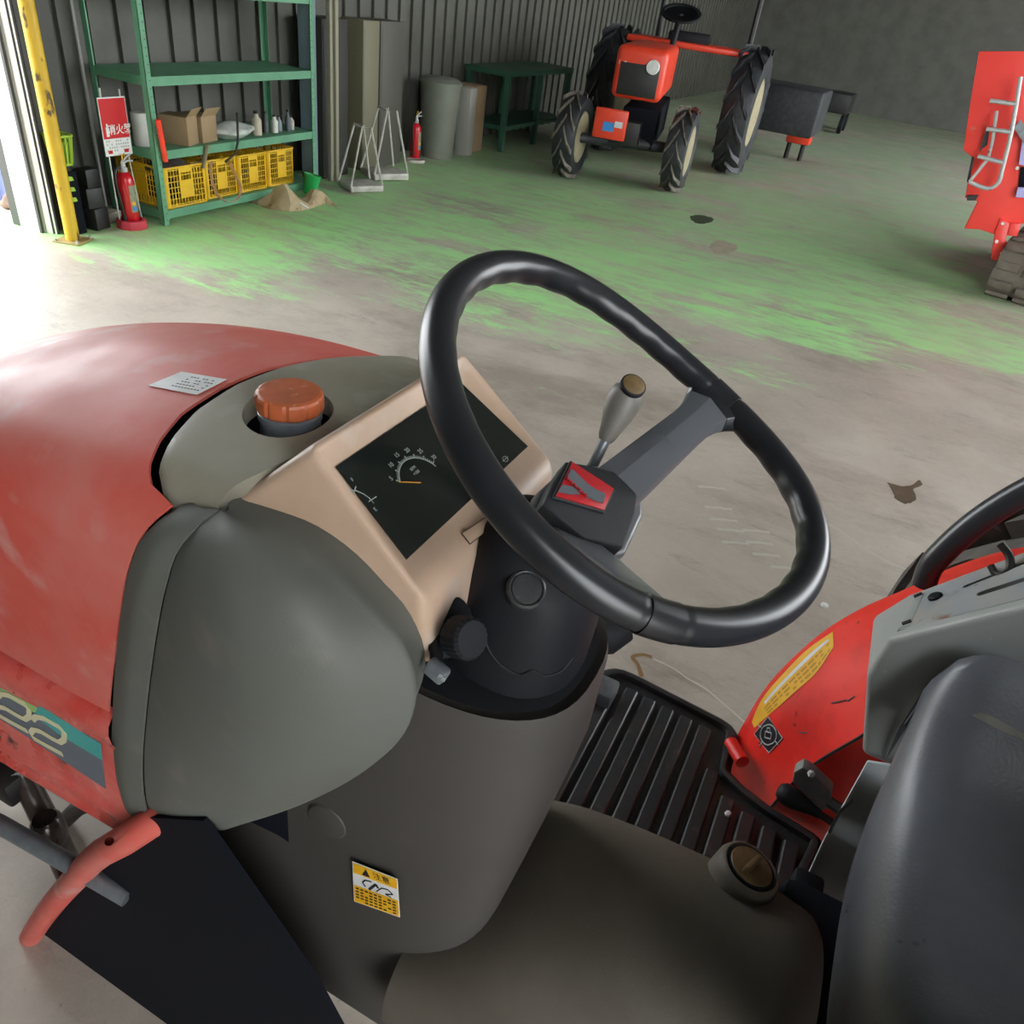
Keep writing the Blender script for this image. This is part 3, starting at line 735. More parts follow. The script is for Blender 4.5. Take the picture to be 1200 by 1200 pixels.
if IC is not None:
    ring = [fend(900.5+9.5*math.cos(a), 861+12*math.sin(a), .0025) for a in [2*math.pi*i/20 for i in range(21) if i not in (4, 14)]]
    lm = MB(); fn = (fi_[5]-fo_[5]).cross(fo_[3]-fo_[5]).normalized()
    if fn.dot(CAM-fo_[5]) < 0: fn = -fn
    strokes(lm, [p for p in ring if p is not None], .0022, fn)
    for pts in ([(899,857),(899,853),(902,853),(902,857)], [(897,857),(904,859),(903,866),(896,864),(897,857)], [(892,852),(887,849)], [(908,868),(912,873)], [(894,868),(890,874)]):
        strokes(lm, [fend(x, y, .0025) for x, y in pts], .0022, fn)
    lm.build('lock_symbol', M['mark'], IC, smooth=False)
    strokes_b = MB(); strokes(strokes_b, [fend(x, y, .0022) for x, y in ((900,840),(917,865),(901,882),(884,860),(900,840))], .0016, fn); strokes_b.build('symbol_border', M['mark'], IC, smooth=False)
# scratches and chips
for a, b in (((936,858),(946,859)), ((993,822),(1001,816)), ((974,824),(992,820))):
    pa, pb = fend(*a), fend(*b)
    if pa is None or pb is None: continue
    sb = MB(); strokes(sb, [pa, pb], .0018, fn); sb.build('scratch', M['iron'], T, smooth=False)

# ---- rear tyre
def wheel(parent, c, R, w_, rimR, nl, mt, mlug, mrim, rot=0, name='tyre', lugname='tread_lug', lug_h=.03, lug_w=.045, hub=True):
    """agricultural wheel, axle along local Y: tyre carcass, rim disc and one chevron lug after another"""
    c = V(c); R_ = Matrix.Rotation(rot, 3, 'Z')
    ax_ = R_ @ V((0, 1, 0)); h = w_/2
    pr = [(rimR, -h*.8), (rimR*1.12, -h*.98), (R*.80, -h*1.05), (R*.93, -h*.95), (R*.975, -h*.6), (R*.985, 0), (R*.975, h*.6), (R*.93, h*.95), (R*.80, h*1.05), (rimR*1.12, h*.98), (rimR, h*.8), (rimR*.98, 0)]
    N = 48; u = V((1, 0, 0)); rings = []
    def P(r, a, y): return c + R_ @ V((r*math.cos(a), y, r*math.sin(a)))
    for i in range(N):
        a = 2*math.pi*i/N; rings.append([P(r, a, y) for r, y in pr])
    ty = MB().loft(rings, closed=True).build(name, mt, parent, angle=50)
    proto = None
    for k in range(nl):
        for s in (-1, 1):
            a0 = 2*math.pi*(k+(.5 if s > 0 else 0))/nl
            if proto is None or s not in proto:
                sec = []
                for f, da in ((0.02, 0), (.5, .55), (.98, .9)):
                    y = s*h*f; aa = da*2*math.pi/nl*1.1; dw = lug_w/R/2
                    rb, rt = R*.965 - (f > .9)*R*.03, R + lug_h*(1-.35*(f > .9))
                    sec.append([V((r*math.cos(aa+d), y, r*math.sin(aa+d))) for r, d in ((rb, -dw), (rt, -dw*.7), (rt, dw*.7), (rb, dw))])
                lo_ = MB().loft(sec).build(lugname, mlug, ty, smooth=False)
                proto = proto or {}; proto[s] = lo_; lg = lo_
            else:
                lg = copy_obj(proto[s], ty)
            lg.matrix_local = Matrix.Translation(c) @ Matrix.Rotation(rot, 4, 'Z') @ Matrix.Rotation(-a0, 4, 'Y')
    if hub:
        for s in (-1, 1):
            MB().loft([[P(r, 2*math.pi*i/36, s*h*y) for i in range(36)] for r, y in ((rimR*1.04, .86), (rimR*.97, .86), (rimR*.88, .55), (rimR*.5, .4), (rimR*.42, .52), (.02, .52))]).build('wheel_rim', mrim, parent, angle=40)
        MB().loft([[P(r, 2*math.pi*i/24, s) for i in range(24)] for r, s in ((rimR*.25, -h*.7), (rimR*.25, h*.7))]).build('wheel_hub', mrim, parent)
    return ty
wheel(T, (.675, -.945, .60), .58, .21, .30, 26, M['tyre'], M['tyre'], M['creamrim'], rot=math.pi/2, name='rear_tyre', lug_h=.02, lug_w=.075)

# ---- grab bar on the fender
gb = [at(1083,684, 0, .455), at(1090,665, 0, .455), at(1110,642, 0, .46), at(1150,608, 0, .465), at(1200,577, 0, .47), at(1270,545, 0, .47), at(1340,530, 0, .47), at(1400,560, 0, .47), at(1420,640, 0, .47)]
MB().tube(cr(gb, 50), [.0155]*4+[.0165]*46, 18).build('grab_bar', mat('satin_black_grab_bar', (.035, .037, .044), .3, c2=(.055, .058, .066), ns=10, amt=.5), T)
# ---- lever console beside the seat
XN, XF = .262, .385
tf = [(1043,748,XN),(1067,697,XF)]
N0, F0 = at(1040,750,0,XN), at(1066,696,0,XF)
N1, F1 = at(1200,712,0,XN), at(1200,645,0,XF)
dN = (N1-N0); dF = (F1-F0)
N2, F2 = N0+dN*2.2, F0+dF*2.2
low = [at(1016,790,0,XN-.004), at(1011,880,0,XN-.004)]
nf = (at(1013,800,0,XN+.01))
Nb = V((XN-.01, low[1].y, low[1].z)); Fb = V((XF, low[1].y-.0, low[1].z-.02))
Nm = at(1016,792,0,XN-.004); Fm = V((XF, Nm.y+.002, Nm.z))
N3 = V((XN-.01, N2.y, Nb.z)); F3 = V((XF, F2.y, Fb.z))
BX = MB().add([N0, F0, F2, N2, Nm, Fm, Nb, Fb, F3, N3], [(0,1,2,3), (0,4,5,1), (4,6,7,5), (0,3,9,6,4), (1,5,7,8,2), (3,2,8,9), (6,9,8,7)]).build('lever_console', M['boxgrey'], T, bevel=.007, seg=4, angle=60)
bn = (F0-N0).cross(N1-N0).normalized()
if bn.z < 0: bn = -bn
def bq(u, v, h=0): # u along, v across (0 near, 1 far)
    return (N0+dN*u)*(1-v) + (F0+dF*u)*v + bn*h
gp = MB().prism([bq(.06, .12, .0005), bq(2.1, .12, .0005), bq(2.1, .86, .0005), bq(.06, .86, .0005)], bn*.0015)
GP = gp.build('guide_plate', M['steel'], T)
MB().prism([bq(.07, .14, .002), bq(.17, .14, .002), bq(.17, .84, .002), bq(.07, .84, .002)], bn*.0012).build('plate_flange', M['boxgrey'], GP, bevel=.0004)
def slot(u0, v0, u1, v1, wd=.0035):
    a, b = bq(u0, v0), bq(u1, v1); d = (b-a).normalized(); s_ = bn.cross(d); out = []
    for k in range(9): t = math.pi/2+math.pi*k/8; out.append(a+(d*math.cos(t)+s_*math.sin(t))*wd)
    for k in range(9): t = -math.pi/2+math.pi*k/8; out.append(b+(d*math.cos(t)+s_*math.sin(t))*wd)
    return MB().prism([p-bn*.012 for p in out], bn*.03)
slots = [slot(.56, .62, 1.15, .70), slot(.70, .33, 1.6, .42)]
def flatslot(u0, v0, u1, v1, wd, nm, m=M['ink']):
    a, b = bq(u0, v0, .0022), bq(u1, v1, .0022); d = (b-a).normalized(); s_ = bn.cross(d); out = []
    for k in range(7): t = math.pi/2+math.pi*k/6; out.append(a+(d*math.cos(t)+s_*math.sin(t))*wd)
    for k in range(7): t = -math.pi/2+math.pi*k/6; out.append(b+(d*math.cos(t)+s_*math.sin(t))*wd)
    return out
cut(GP, *slots, angle=30)
cut(BX, slot(.56, .62, 1.15, .70), slot(.70, .33, 1.6, .42), angle=60)
MB().lathe([(.0085, 0), (.0085, .004), (.0065, .0058), (0, .0062)], bq(.31, .60, .0018), bn, 28).build('plug_button', M['black'], GP)
for u, v in ((.13, .2), (.13, .78)): 
    a, b = bq(u-.035, v, .0034), bq(u+.035, v+.02, .0034); MB().tube([a, b], .0028, 8).build('mount_hole', M['ink'], GP)
hk = [bq(.78,.72,.012), bq(.80,.66,.004), bq(.84,.63,.002), bq(.90,.66,.004), bq(.93,.74,.014), bq(.90,.80,.028)]
MB().tube(cr(hk, 16), .0045, 10).build('lever_hook', M['iron'], T)
lbq = [bq(.86, .36, .0022), bq(1.1, .36, .0022), bq(1.1, .62, .0022), bq(.90, .62, .0022)]
LBL = MB().prism(lbq, bn*.0003).build('range_label', M['white'], GP, smooth=False)
im = MB()
for r_ in range(3):
    for c_ in range(3):
        o_ = .1+c_*.3; p_ = .1+r_*.3
        im.add([quad(lbq, o_+a, p_+b)+bn*.0006 for a, b in ((0,0),(.18,0),(.18,.12),(0,.12))], [(0,1,2,3)])
im.build('label_print', M['ink'], LBL, smooth=False)
# light-grey seat support plates behind the small levers
MB().prism([at(x, y, 0, .238) for x, y in [(1016,893),(1004,915),(990,940),(966,982),(945,1028),(938,1060),(945,1120),(1060,1120),(1060,900)]], (.005, 0, 0)).build('seat_side_plate', mat('pale_grey_plate', hexc('cfd6d9'), .4, c2=hexc('b9c0c2'), ns=12, amt=.6), T, bevel=.002)
MB().tube([at(999,938,0,.236), at(985,950,0,.236), at(972,975,0,.236)], .0022, 6).build('plate_fold', M['iron'], T)
MB().box((0, -.62, .70), (.36, .5, .10)).build('seat_base', M['iron'], T, bevel=.01)
# small levers
k0, k1, k2 = at(917,928,0,.27), at(945,945,0,.262), at(990,975,0,.25)
kk = empty('throttle_lever', (0,0,0)); kk.parent = T
dd = (k1-k0).normalized()
MB().lathe([(0, -.012), (.009, -.010), (.0145, -.003), (.0155, .006), (.0145, .016), (.011, .028), (.0075, .042), (.0065, .05)], k0+dd*.004, dd, 26).build('knob', M['black'], kk, angle=80)
MB().tube([k0+dd*.048, k1+dd*.03, k2], .0055, 10).build('lever_rod', M['iron'], kk)
pb = at(962, 925, 0, .265)
MB().prism([at(x, y, 0, .268) for x, y in [(930,905),(940,899),(950,905),(975,928),(972,948),(962,952),(928,918)]], (.02, 0, 0)).build('pedal_bracket', mat('worn_dark_plate', hexc('6e7076'), .5, c2=hexc('8a877e'), ns=40, amt=.8), T, bevel=.004)
MB().lathe([(0, 0), (.005, .001), (.005, .005), (0, .007)], at(950, 907, 0, .262), (-.5, 0, .8), 6).build('debris_chip', M['white'], T, smooth=False)
MB().tube([at(972,940,0,.26), at(990,952,0,.25)], .008, 10).build('pedal_arm', M['iron'], T)
MB().box(at(945, 1038, 0, .2), (.03, .04, .03)).build('rubber_stop', M['black'], T, bevel=.006)

# ---- seat
SE = empty('seat', (0,0,0)); SE.parent = T
fe = [(.0+x, y, z) for x, y, z in []]
def seat_z(x, y):
    # cushion top: dished between side bolsters, higher at the far side bolster
    b = .17*(abs(x)/.24)**3.0
    return .838 + b + .02*(-(y+.3))/.4
rows = []
xs = [-.245+.49*i/44 for i in range(45)]
outl = lambda x: -.334 - .010*(abs(x)/.235)**3.2
K = 40
for j in range(K+1):
    v = j/K; row = []
    for x in xs:
        yf = outl(x); y = yf - .42*v
        e = min(1, v*.42/.05); ex = min(1, (.245-abs(x))/.045)
        dz = .055*(1-math.sqrt(max(0, 1-(1-e)**2))) + .055*(1-math.sqrt(max(0, 1-(1-ex)**2)))
        row.append(V((x, y, seat_z(x, y)-dz)))
    rows.append(row)
# front apron and underside
front = [[V((p.x*1.0, p.y+.004-.002*k, p.z-.02*k)) for p in rows[0]] for k in (4, 3, 2, 1)]
rows = front + rows
rows = [[V((r[0].x-.001, r[0].y, r[0].z-.07))]+r+[V((r[-1].x+.001, r[-1].y, r[-1].z-.07))] for r in rows]
MB().grid(rows).build('cushion', M['seat'], SE, solid=.004, off=-1, angle=70)
CU = [o for o in SE.children if o.name == 'cushion'][0]
slit_pale = mat('pale_slit_grey', hexc('8b8880'), .8, c2=hexc('6b6963'), ns=40, amt=.6)
tq = [[onto(CU, x, y) for x, y in r] for r in ([(1139,837),(1150,835),(1165,841),(1182,850),(1204,862)], [(1140,839),(1152,845),(1166,853),(1182,860),(1204,869)])]
if all(p is not None for r in tq for p in r): MB().grid(tq).build('pale_seat_slit', slit_pale, SE, smooth=False)  # pale strip laid along the crease by the far bolster
# backrest
rows = []
for j in range(25):
    v = j/24; row = []
    for i in range(41):
        a = -1+2*i/40; hw = .235*(1-.12*v*v)
        e = min(1, (1-abs(a))/.16); f = min(1, (1-v)/.15)
        th = .07*math.sqrt(max(0, 1-(1-e)**2))*math.sqrt(max(0, 1-(1-f)**2))
        row.append(V((hw*a, -.725-.07*v - .0 + .05*(abs(a))**3 + th, .84+.36*v)))
    rows.append(row)
MB().grid(rows).build('backrest', M['seat'], SE, solid=.03, off=1, angle=70)

# ---- near-side ironwork under the hood
rb = [(215,940),(180,962),(150,982),(118,1000),(88,1030),(60,1062),(35,1100),(15,1150),(0,1210)]
RB = MB().tube(cr([at(x, y, 0, -.225+(.045 if k == 0 else .018 if k == 1 else 0)) for k, (x, y) in enumerate(rb)], 40), .0185, 18).build('step_frame_tube', M['hood'], T)
hn = (CAM-at(128,986,0,-.235)).normalized()
cut(RB, MB().lathe([(.0052, -.03), (.0052, .03)], at(128,986,0,-.238), hn, 20), angle=50)
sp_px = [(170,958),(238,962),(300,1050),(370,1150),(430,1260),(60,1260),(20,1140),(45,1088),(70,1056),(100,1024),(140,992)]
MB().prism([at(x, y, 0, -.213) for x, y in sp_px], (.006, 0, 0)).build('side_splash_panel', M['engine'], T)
MB().tube([at(-60,935,0,-.24), at(0,966,0,-.235), at(95,1020,0,-.225), at(150,1052,0,-.215)], .0125, 16).build('drag_rod', M['rod'], T)
ar = [at(22,900,0,-.17), at(45,945,0,-.175), at(65,985,0,-.18), at(90,1040,0,-.185), at(120,1100,0,-.19)]
MB().tube(ar, [.017, .018, .020, .021, .02], 14).build('loader_arm', M['oily'], T)
MB().lathe([(.017, -.026), (.0215, -.02), (.0225, 0), (.0215, .02), (.017, .026)], at(58,972,0,-.19), (at(72,1000,0,-.19)-at(48,950,0,-.19)), 22).build('arm_joint', M['oily'], T)
MB().tube([at(-10,1050,0,-.05), at(20,1015,0,-.05), at(90,948,0,-.05), at(105,940,0,-.05)], .016, 12).build('brake_rod', M['iron'], T)
MB().box(at(12,912,0,-.18), (.05, .06, .05)).build('mount_block', M['iron'], T, bevel=.006)
MB().tube([V((-.40, 1.38, .33)), V((.40, 1.38, .33))], .045, 14).build('front_axle', M['iron'], T)
for s in (-1, 1): wheel(T, (s*.44, 1.38, .30), .28, .15, .15, 12, M['tyre'], M['tyre'], M['creamrim'], rot=math.pi/2, name='front_tyre', lug_h=.02, lug_w=.04)

# ================================================================ the workshop
def floor_mat():
    m = bpy.data.materials.new('worn_painted_concrete'); m.use_nodes = True; nt = m.node_tree; N = nt.nodes; L = nt.links
    b = N['Principled BSDF']
    g = N.new('ShaderNodeNewGeometry')
    def noise(sc, det=6, ro=.6, stretch=None, rot=0, off=(0,0,0)):
        mp = N.new('ShaderNodeMapping'); mp.inputs['Rotation'].default_value = (0, 0, rot); mp.inputs['Location'].default_value = off
        if stretch: mp.inputs['Scale'].default_value = stretch
        L.new(g.outputs['Position'], mp.inputs[0])
        n = N.new('ShaderNodeTexNoise'); n.inputs['Scale'].default_value = sc; n.inputs['Detail'].default_value = det; n.inputs['Roughness'].default_value = ro
        L.new(mp.outputs[0], n.inputs[0]); return n.outputs[0]
    def mr(x, a, b_, c=0, d=1, clamp=True):
        n = N.new('ShaderNodeMapRange'); n.clamp = clamp
        for k, v_ in zip((1, 2, 3, 4), (a, b_, c, d)): n.inputs[k].default_value = v_
        L.new(x, n.inputs[0]); return n.outputs[0]
    def ma(op, a, b_):
        n = N.new('ShaderNodeMath'); n.operation = op
        for k, x in enumerate((a, b_)):
            if isinstance(x, (int, float)): n.inputs[k].default_value = x
            else: L.new(x, n.inputs[k])
        return n.outputs[0]
    def mix(f, a, b_):
        n = N.new('ShaderNodeMix'); n.data_type = 'RGBA'
        if isinstance(f, (int, float)): n.inputs[0].default_value = f
        else: L.new(f, n.inputs[0])
        for k, x in ((6, a), (7, b_)):
            if isinstance(x, tuple): n.inputs[k].default_value = (*x, 1)
            else: L.new(x, n.inputs[k])
        return n.outputs[2]
    sx = N.new('ShaderNodeSeparateXYZ'); L.new(g.outputs['Position'], sx.inputs[0]); X, Y = sx.outputs[0], sx.outputs[1]
    s = ma('SUBTRACT', ma('ADD', X, ma('MULTIPLY', Y, .42)), 3.25)          # distance past the near edge of the paint
    big = noise(.55, 4, .55, (1, 1, 1), rot=1.19)
    streak = noise(1.9, 9, .74, (1, .26, 1), rot=-1.19+math.pi/2, off=(3, 1, 0))
    fine = noise(13, 9, .78, (1, .30, 1), rot=-1.19+math.pi/2)
    ramp = mr(s, -.8, 1.2, -.20, .085)
    farfade = mr(X, 5.5, 10, 0, -.03); ydrop = mr(Y, -2.0, .6, -.09, 0)
    val = ma('ADD', ma('ADD', ma('MULTIPLY', streak, .72), ma('MULTIPLY', big, .35)), ma('MULTIPLY', fine, .42))
    val = ma('ADD', ma('ADD', ma('ADD', val, ramp), farfade), ydrop)
    green = ma('MULTIPLY', mr(val, .715, .795), mr(noise(7, 9, .75, (1, .3, 1), rot=-1.19+math.pi/2, off=(4, 7, 0)), .36, .54, .30, 1))
    # bare concrete
    c = mix(mr(noise(2.2, 8, .65), .35, .68), hexc('b3a89c'), hexc('c3b9ac'))
    c = mix(mr(noise(.8, 5, .6, off=(7, 2, 0)), .45, .7, 0, .6), c, hexc('93897c'))
    c = mix(mr(noise(34, 6, .7), .5, .75, 0, .45), c, hexc('c4bdb0'))
    c = mix(mr(noise(1.1, 9, .72, (1, .5, 1), rot=-1.19+math.pi/2, off=(21, 3, 0)), .50, .64, 0, .55), c, hexc('7d7165'))
    c = mix(mr(noise(7, 9, .8, (1, .35, 1), rot=-1.19+math.pi/2, off=(1, 13, 0)), .56, .70, 0, .55), c, hexc('746a5f'))
    c = mix(mr(noise(60, 4, .8, off=(5, 5, 0)), .64, .70, 0, .6), c, hexc('5f574e'))
    c = mix(mr(noise(5, 8, .8, (1, .25, 1), rot=-1.19+math.pi/2, off=(11, 0, 0)), .60, .68, 0, .5), c, hexc('bdb7a9'))
    c = mix(mr(noise(3.1, 8, .75, off=(0, 9, 0)), .66, .72, 0, .55), c, hexc('6b6257'))
    # paint: fresher near the edge, dusty and grey further in
    gcol = mix(mr(noise(1.3, 6, .6, off=(2, 5, 0)), .35, .7), hexc('aaee94'), hexc('a9d798'))
    gcol = mix(mr(X, 4.0, 9.5, 0, .8), gcol, hexc('96a48c'))
    c = mix(ma('MULTIPLY', green, .93), c, gcol)
    L.new(c, b.inputs['Base Color'])
    L.new(mr(noise(3, 5, .6), .3, .7, .34, .62), b.inputs['Roughness'])
    bp = N.new('ShaderNodeBump'); bp.inputs['Strength'].default_value = .25; bp.inputs['Distance'].default_value = .01; L.new(noise(18, 8, .7), bp.inputs['Height']); L.new(bp.outputs[0], b.inputs['Normal'])
    return m
XB, XE, YR, YL, HT = -3.2, 20, -7.5, 4.30, 5.6
def struct(mb, name, m, **k): return mb.build(name, m, None, kind='structure', **k)
struct(MB().box(((XB+XE)/2, (YR+YL)/2, -.1), (XE-XB, YL-YR+.5, .2)), 'floor', floor_mat(), smooth=False)
wallm = mat('dark_corrugated_steel', hexc('57574f'), .6, c2=hexc('45443d'), ns=3, amt=.7, bump=.2, bs=20)
darkm = mat('dark_ceiling_sheet', hexc('5c5d5a'), .7)
struct(MB().box(((XB+XE)/2, (YR+YL)/2, HT+.1), (XE-XB, YL-YR+.4, .2)), 'ceiling', darkm, smooth=False)
wl = MB()
wl.box(((2.62+20)/2, YL+.12, HT/2), (20-2.62, .12, HT))
k = 2.7
while k < XE: wl.box((k, YL+.05, HT/2), (.09, .035, HT)); k += .2
struct(wl, 'wall_left', wallm, smooth=False)
struct(MB().box((-.6, YL+.12, HT-.9), (5.8, .2, 1.8)).box((-1.4, YL+.12, HT/2), (3.8, .12, HT)), 'trim_1', wallm, smooth=False)  # unseen header and wall block, added to narrow the daylight from the door
struct(MB().box((XE+.1, (YR+YL)/2, HT/2), (.2, YL-YR+.4, HT)), 'wall_back', wallm, smooth=False)
struct(MB().box((.4, YR-.1, HT/2), (7.2, .2, HT)).box(((15.5+XE)/2, YR-.1, HT/2), (XE-15.5, .2, HT)).box((9, YR-.1, HT-.2), (13, .2, .4)), 'wall_right_light_gap', wallm, smooth=False)  # unseen wall, its gap shaped to let daylight onto the far floor
struct(MB().box((XB-.1, 1.0, HT/2), (.2, 6.8, HT)), 'wall_front_light_block', wallm, smooth=False)  # unseen wall behind the camera, added to hold back daylight
struct(MB().box((7, -2, -.18), (90, 90, .12)), 'ground', mat('bright_outdoor_concrete', hexc('d6d2c8'), .9, c2=hexc('c2bcb0'), ns=2, amt=.6), smooth=False)
# jamb and roller-shutter guide rail at the end of the door opening
whitem = mat('white_enamel_jamb', hexc('e6e4e2'), .5, c2=hexc('cfcdca'), ns=6, amt=.5)
alum = mat('aluminium_rail', hexc('8b8c87'), .45, .4)
struct(MB().box((2.50, 4.24, HT/2), (.30, .24, HT)), 'trim_2', mat('dark_door_post', hexc('3c3c38'), .6), smooth=False)
jm = MB().prism([V((2.335, 4.262, 0)), V((2.36, 4.135, 0)), V((2.352, 4.130, 0)), V((2.326, 4.258, 0))], (0, 0, HT))
struct(jm, 'trim_3', whitem, smooth=False)
for i, (x0, y0, x1, y1, m_) in enumerate([(2.357, 4.135, 2.369, 4.108, alum), (2.371, 4.112, 2.388, 4.082, whitem), (2.389, 4.082, 2.394, 4.072, M['iron']), (2.395, 4.072, 2.399, 4.064, whitem), (2.400, 4.063, 2.404, 4.055, M['iron'])]):
    d = V((x1-x0, y1-y0, 0)).normalized(); n = V((-d.y, d.x, 0))*-.01
    struct(MB().prism([V((x0, y0, 0)), V((x1, y1, 0)), V((x1, y1, 0))-n, V((x0, y0, 0))-n], (0, 0, HT)), 'trim_%d' % (4+i), m_, smooth=False)
# boundary things outside the door
rockm = mat('brown_rubble_stone', hexc('8d7767'), .9, c2=hexc('5f4f44'), ns=9, amt=.8, bump=.5, bs=30)
palem = mat('pale_rubble_stone', hexc('c6bfb4'), .9, c2=hexc('a39a8c'), ns=9, amt=.8, bump=.5, bs=30)
def blob(r, sx, sy, sz, m, name, loc, seed, **k):
    bm = bmesh.new(); bmesh.ops.create_icosphere(bm, subdivisions=3, radius=1); rn = random.Random(seed)
    ph = [rn.uniform(0, 6) for _ in range(6)]
    for v in bm.verts:
        p = v.co.copy(); f = 1 + .12*math.sin(3.1*p.x+ph[0]) + .10*math.sin(3.7*p.y+ph[1]) + .1*math.sin(4.3*p.z+ph[2]) + .05*math.sin(9*p.x+ph[3])*math.sin(8*p.y+ph[4])
        v.co = V((p.x*sx*f, p.y*sy*f, max(p.z*f, -.75)*sz))*r
    lowz = min(v.co.z for v in bm.verts)
    mb = MB(); mb.v = [v.co - V((0, 0, lowz)) for v in bm.verts]; mb.f = [tuple(x.index for x in f.verts) for f in bm.faces]; bm.free()
    o = mb.build(name, m, None, angle=50); o.location = loc
    return o
for i, (px, py, r, m_, lb_) in enumerate([(9,262,.06,rockm,'brown rubble stone just outside the door, nearest the wheel rut'),(16,236,.06,rockm,'dark brown stone lying behind the front stone outside the door'),(24,266,.055,palem,'pale stone block beside the white door jamb'),(-1,228,.05,rockm,'reddish stone at the left edge of the picture'),(30,250,.05,palem,'small pale stone behind the pale block')]):
    p = at(px, py+8, 2, -.12)
    tag(blob(r, 1.3, 1, .8, m_, 'stone', p, i+3), lb_, 'stone', 'rubble stones outside the door')
ga = MB(); rn = random.Random(4); g0 = at(3, 270, 2, -.12)
for k in range(26):
    a = rn.uniform(0, 6.28); l = rn.uniform(.05, .10); b0 = g0+V((rn.uniform(-.04,.04), rn.uniform(-.04,.04), 0)); tip = b0+V((math.cos(a)*l*.5, math.sin(a)*l*.5, l)); s_ = V((-math.sin(a), math.cos(a), 0))*.004
    ga.add([b0-s_, b0+s_, b0.lerp(tip, .6)+s_*.8, tip, b0.lerp(tip, .6)-s_*.8], [(0,1,2,3,4)])
tag(ga.build('grass_tuft', mat('bright_grass', hexc('8ac23f'), .7), None, smooth=False), 'small tuft of bright green grass among the stones outside', 'grass', kind='stuff')
bt = at(-4, 235, 2, -.12)
TB = blob(.10, .8, .8, 3.2, mat('periwinkle_tarp', hexc('8e9be0'), .7), 'covered_bundle', bt, 12)
tag(TB, 'periwinkle blue covered bundle standing outside, cut by the left picture edge', 'bundle')

# ---- yellow post
YP = empty('bollard_post', (2.383, 3.915, 0), label='scuffed yellow round steel post on a bolted base plate by the door', cat='post')
ym = mat('chipped_yellow_paint', hexc('d3ac2b'), .5, c2=hexc('c09a24'), ns=7, amt=.7, c3=hexc('54401c'), n3=16, lo3=.60, hi3=.64, bump=.1, bs=60, stretch=(1, 1, .45))
MB().lathe([(.0365, .008), (.0365, 1.75)], (0, 0, 0), (0, 0, 1), 28).build('pole', ym, YP)
bpm = MB().box((0, 0, .0045), (.15, .15, .009), Matrix.Rotation(.35, 3, 'Z')).build('base_plate', mat('dirty_yellow_plate', hexc('a8935c'), .6, c2=hexc('7c6c4a'), ns=14, amt=.7), YP, bevel=.001)
for a in range(4):
    b0 = Matrix.Rotation(.35+math.pi/4+a*math.pi/2, 3, 'Z') @ V((.088, 0, 0)); MB().lathe([(.009, .009), (.009, .016), (.005, .017), (.004, .026), (0, .026)], b0, (0, 0, 1), 6).build('anchor_bolt', M['steel'], bpm)

# ---- lime mesh basket on a dark drum rack by the post
lime = mat('lime_plastic', hexc('9dbd3a'), .5, c2=hexc('86a52d'), ns=9, amt=.5)
UB = empty('umbrella_stand', (2.50, 4.04, 0), label='lime green slatted bucket on a dark drum rack behind the yellow post', cat='stand')
bz0, bz1 = .365, .515
def sq_ring(h, z, n=24, e=3.4):
    out = []
    for i in range(n):
        a = 2*math.pi*i/n; c, s = math.cos(a), math.sin(a); out.append(V((h*math.copysign(abs(c)**(2/e), c), h*math.copysign(abs(s)**(2/e), s), z)))
    return out
MB().tube(sq_ring(.062, bz1), .006, 8, closed=True).build('basket_rim', lime, UB)
MB().loft([sq_ring(.046, bz0), sq_ring(.047, bz0+.014)]).build('basket_base', lime, UB)
bsk = MB()
for i in range(24):
    a_, b_ = sq_ring(.0465, bz0+.01)[i], sq_ring(.061, bz1)[i]; bsk.box((a_+b_)/2, (.009, .004, (b_-a_).length), ((b_-a_).to_track_quat('Z', 'Y')).to_matrix())
bsk.build('basket_slats', lime, UB, kind='stuff')
MB().loft([sq_ring(.040, bz0+.012), sq_ring(.052, bz1-.03)]).build('basket_shade_core', mat('lime_shadow_plastic', hexc('7f9a2e'), .6), UB)  # darker lime puts the shade behind the slats into the colour
MB().tube([V((-.01, 0, bz1-.06)), V((-.02, .0, bz1+.14))], .009, 10).build('handle_stick', mat('wood_stick', hexc('b8814a'), .6), UB)
MB().tube([V((-.02, 0, bz1+.14)), V((-.025, 0, bz1+.26))], .011, 10).build('stick_grip', M['cap'], UB)
MB().lathe([(.043, .335), (.045, .34), (.045, .362), (.040, .364)], (0, 0, 0), (0, 0, 1), 20).build('collar', M['iron'], UB)
drum = MB().loft([sq_ring(.052, 0), sq_ring(.052, .335)])
drum.build('dark_drum', M['engine'], UB)
for k in range(6):
    z = .03+k*.052
    MB().prism([V((-.0545, -.050, z)), V((-.0545, -.015, z)), V((-.0545, -.022, z+.03)), V((-.0545, -.050, z+.042))], (.003, 0, 0)).build('pale_slat', M['white'], UB, smooth=False)
for k in range(3):
    z = .18+k*.055
    MB().prism([V((-.03, -.0545, z)), V((.01, -.0545, z)), V((.004, -.0545, z+.02)), V((-.03, -.0545, z+.026))], (0, .003, 0)).build('lime_slat', lime, UB, smooth=False)
# stacked dark cartons beside it
for k, (x, y, z, s_, r_) in enumerate([(2.64, 4.03, 0, .12, .2), (2.635, 4.035, .12, .11, -.1), (2.64, 4.04, .23, .10, .1)]):
    MBx = MB().box((0, 0, s_/2), (s_*.9, s_*.8, s_), Matrix.Rotation(r_, 3, 'Z')).build('dark_carton', M['iron'], None, bevel=.004); MBx.location = (x, y, z)
    tag(MBx, ['black carton on the floor beside the lime bucket rack, lowest of its stack', 'black carton in the middle of the stack beside the lime bucket rack', 'black carton topmost of the stack beside the lime bucket rack'][k], 'box', 'dark cartons behind the yellow post')
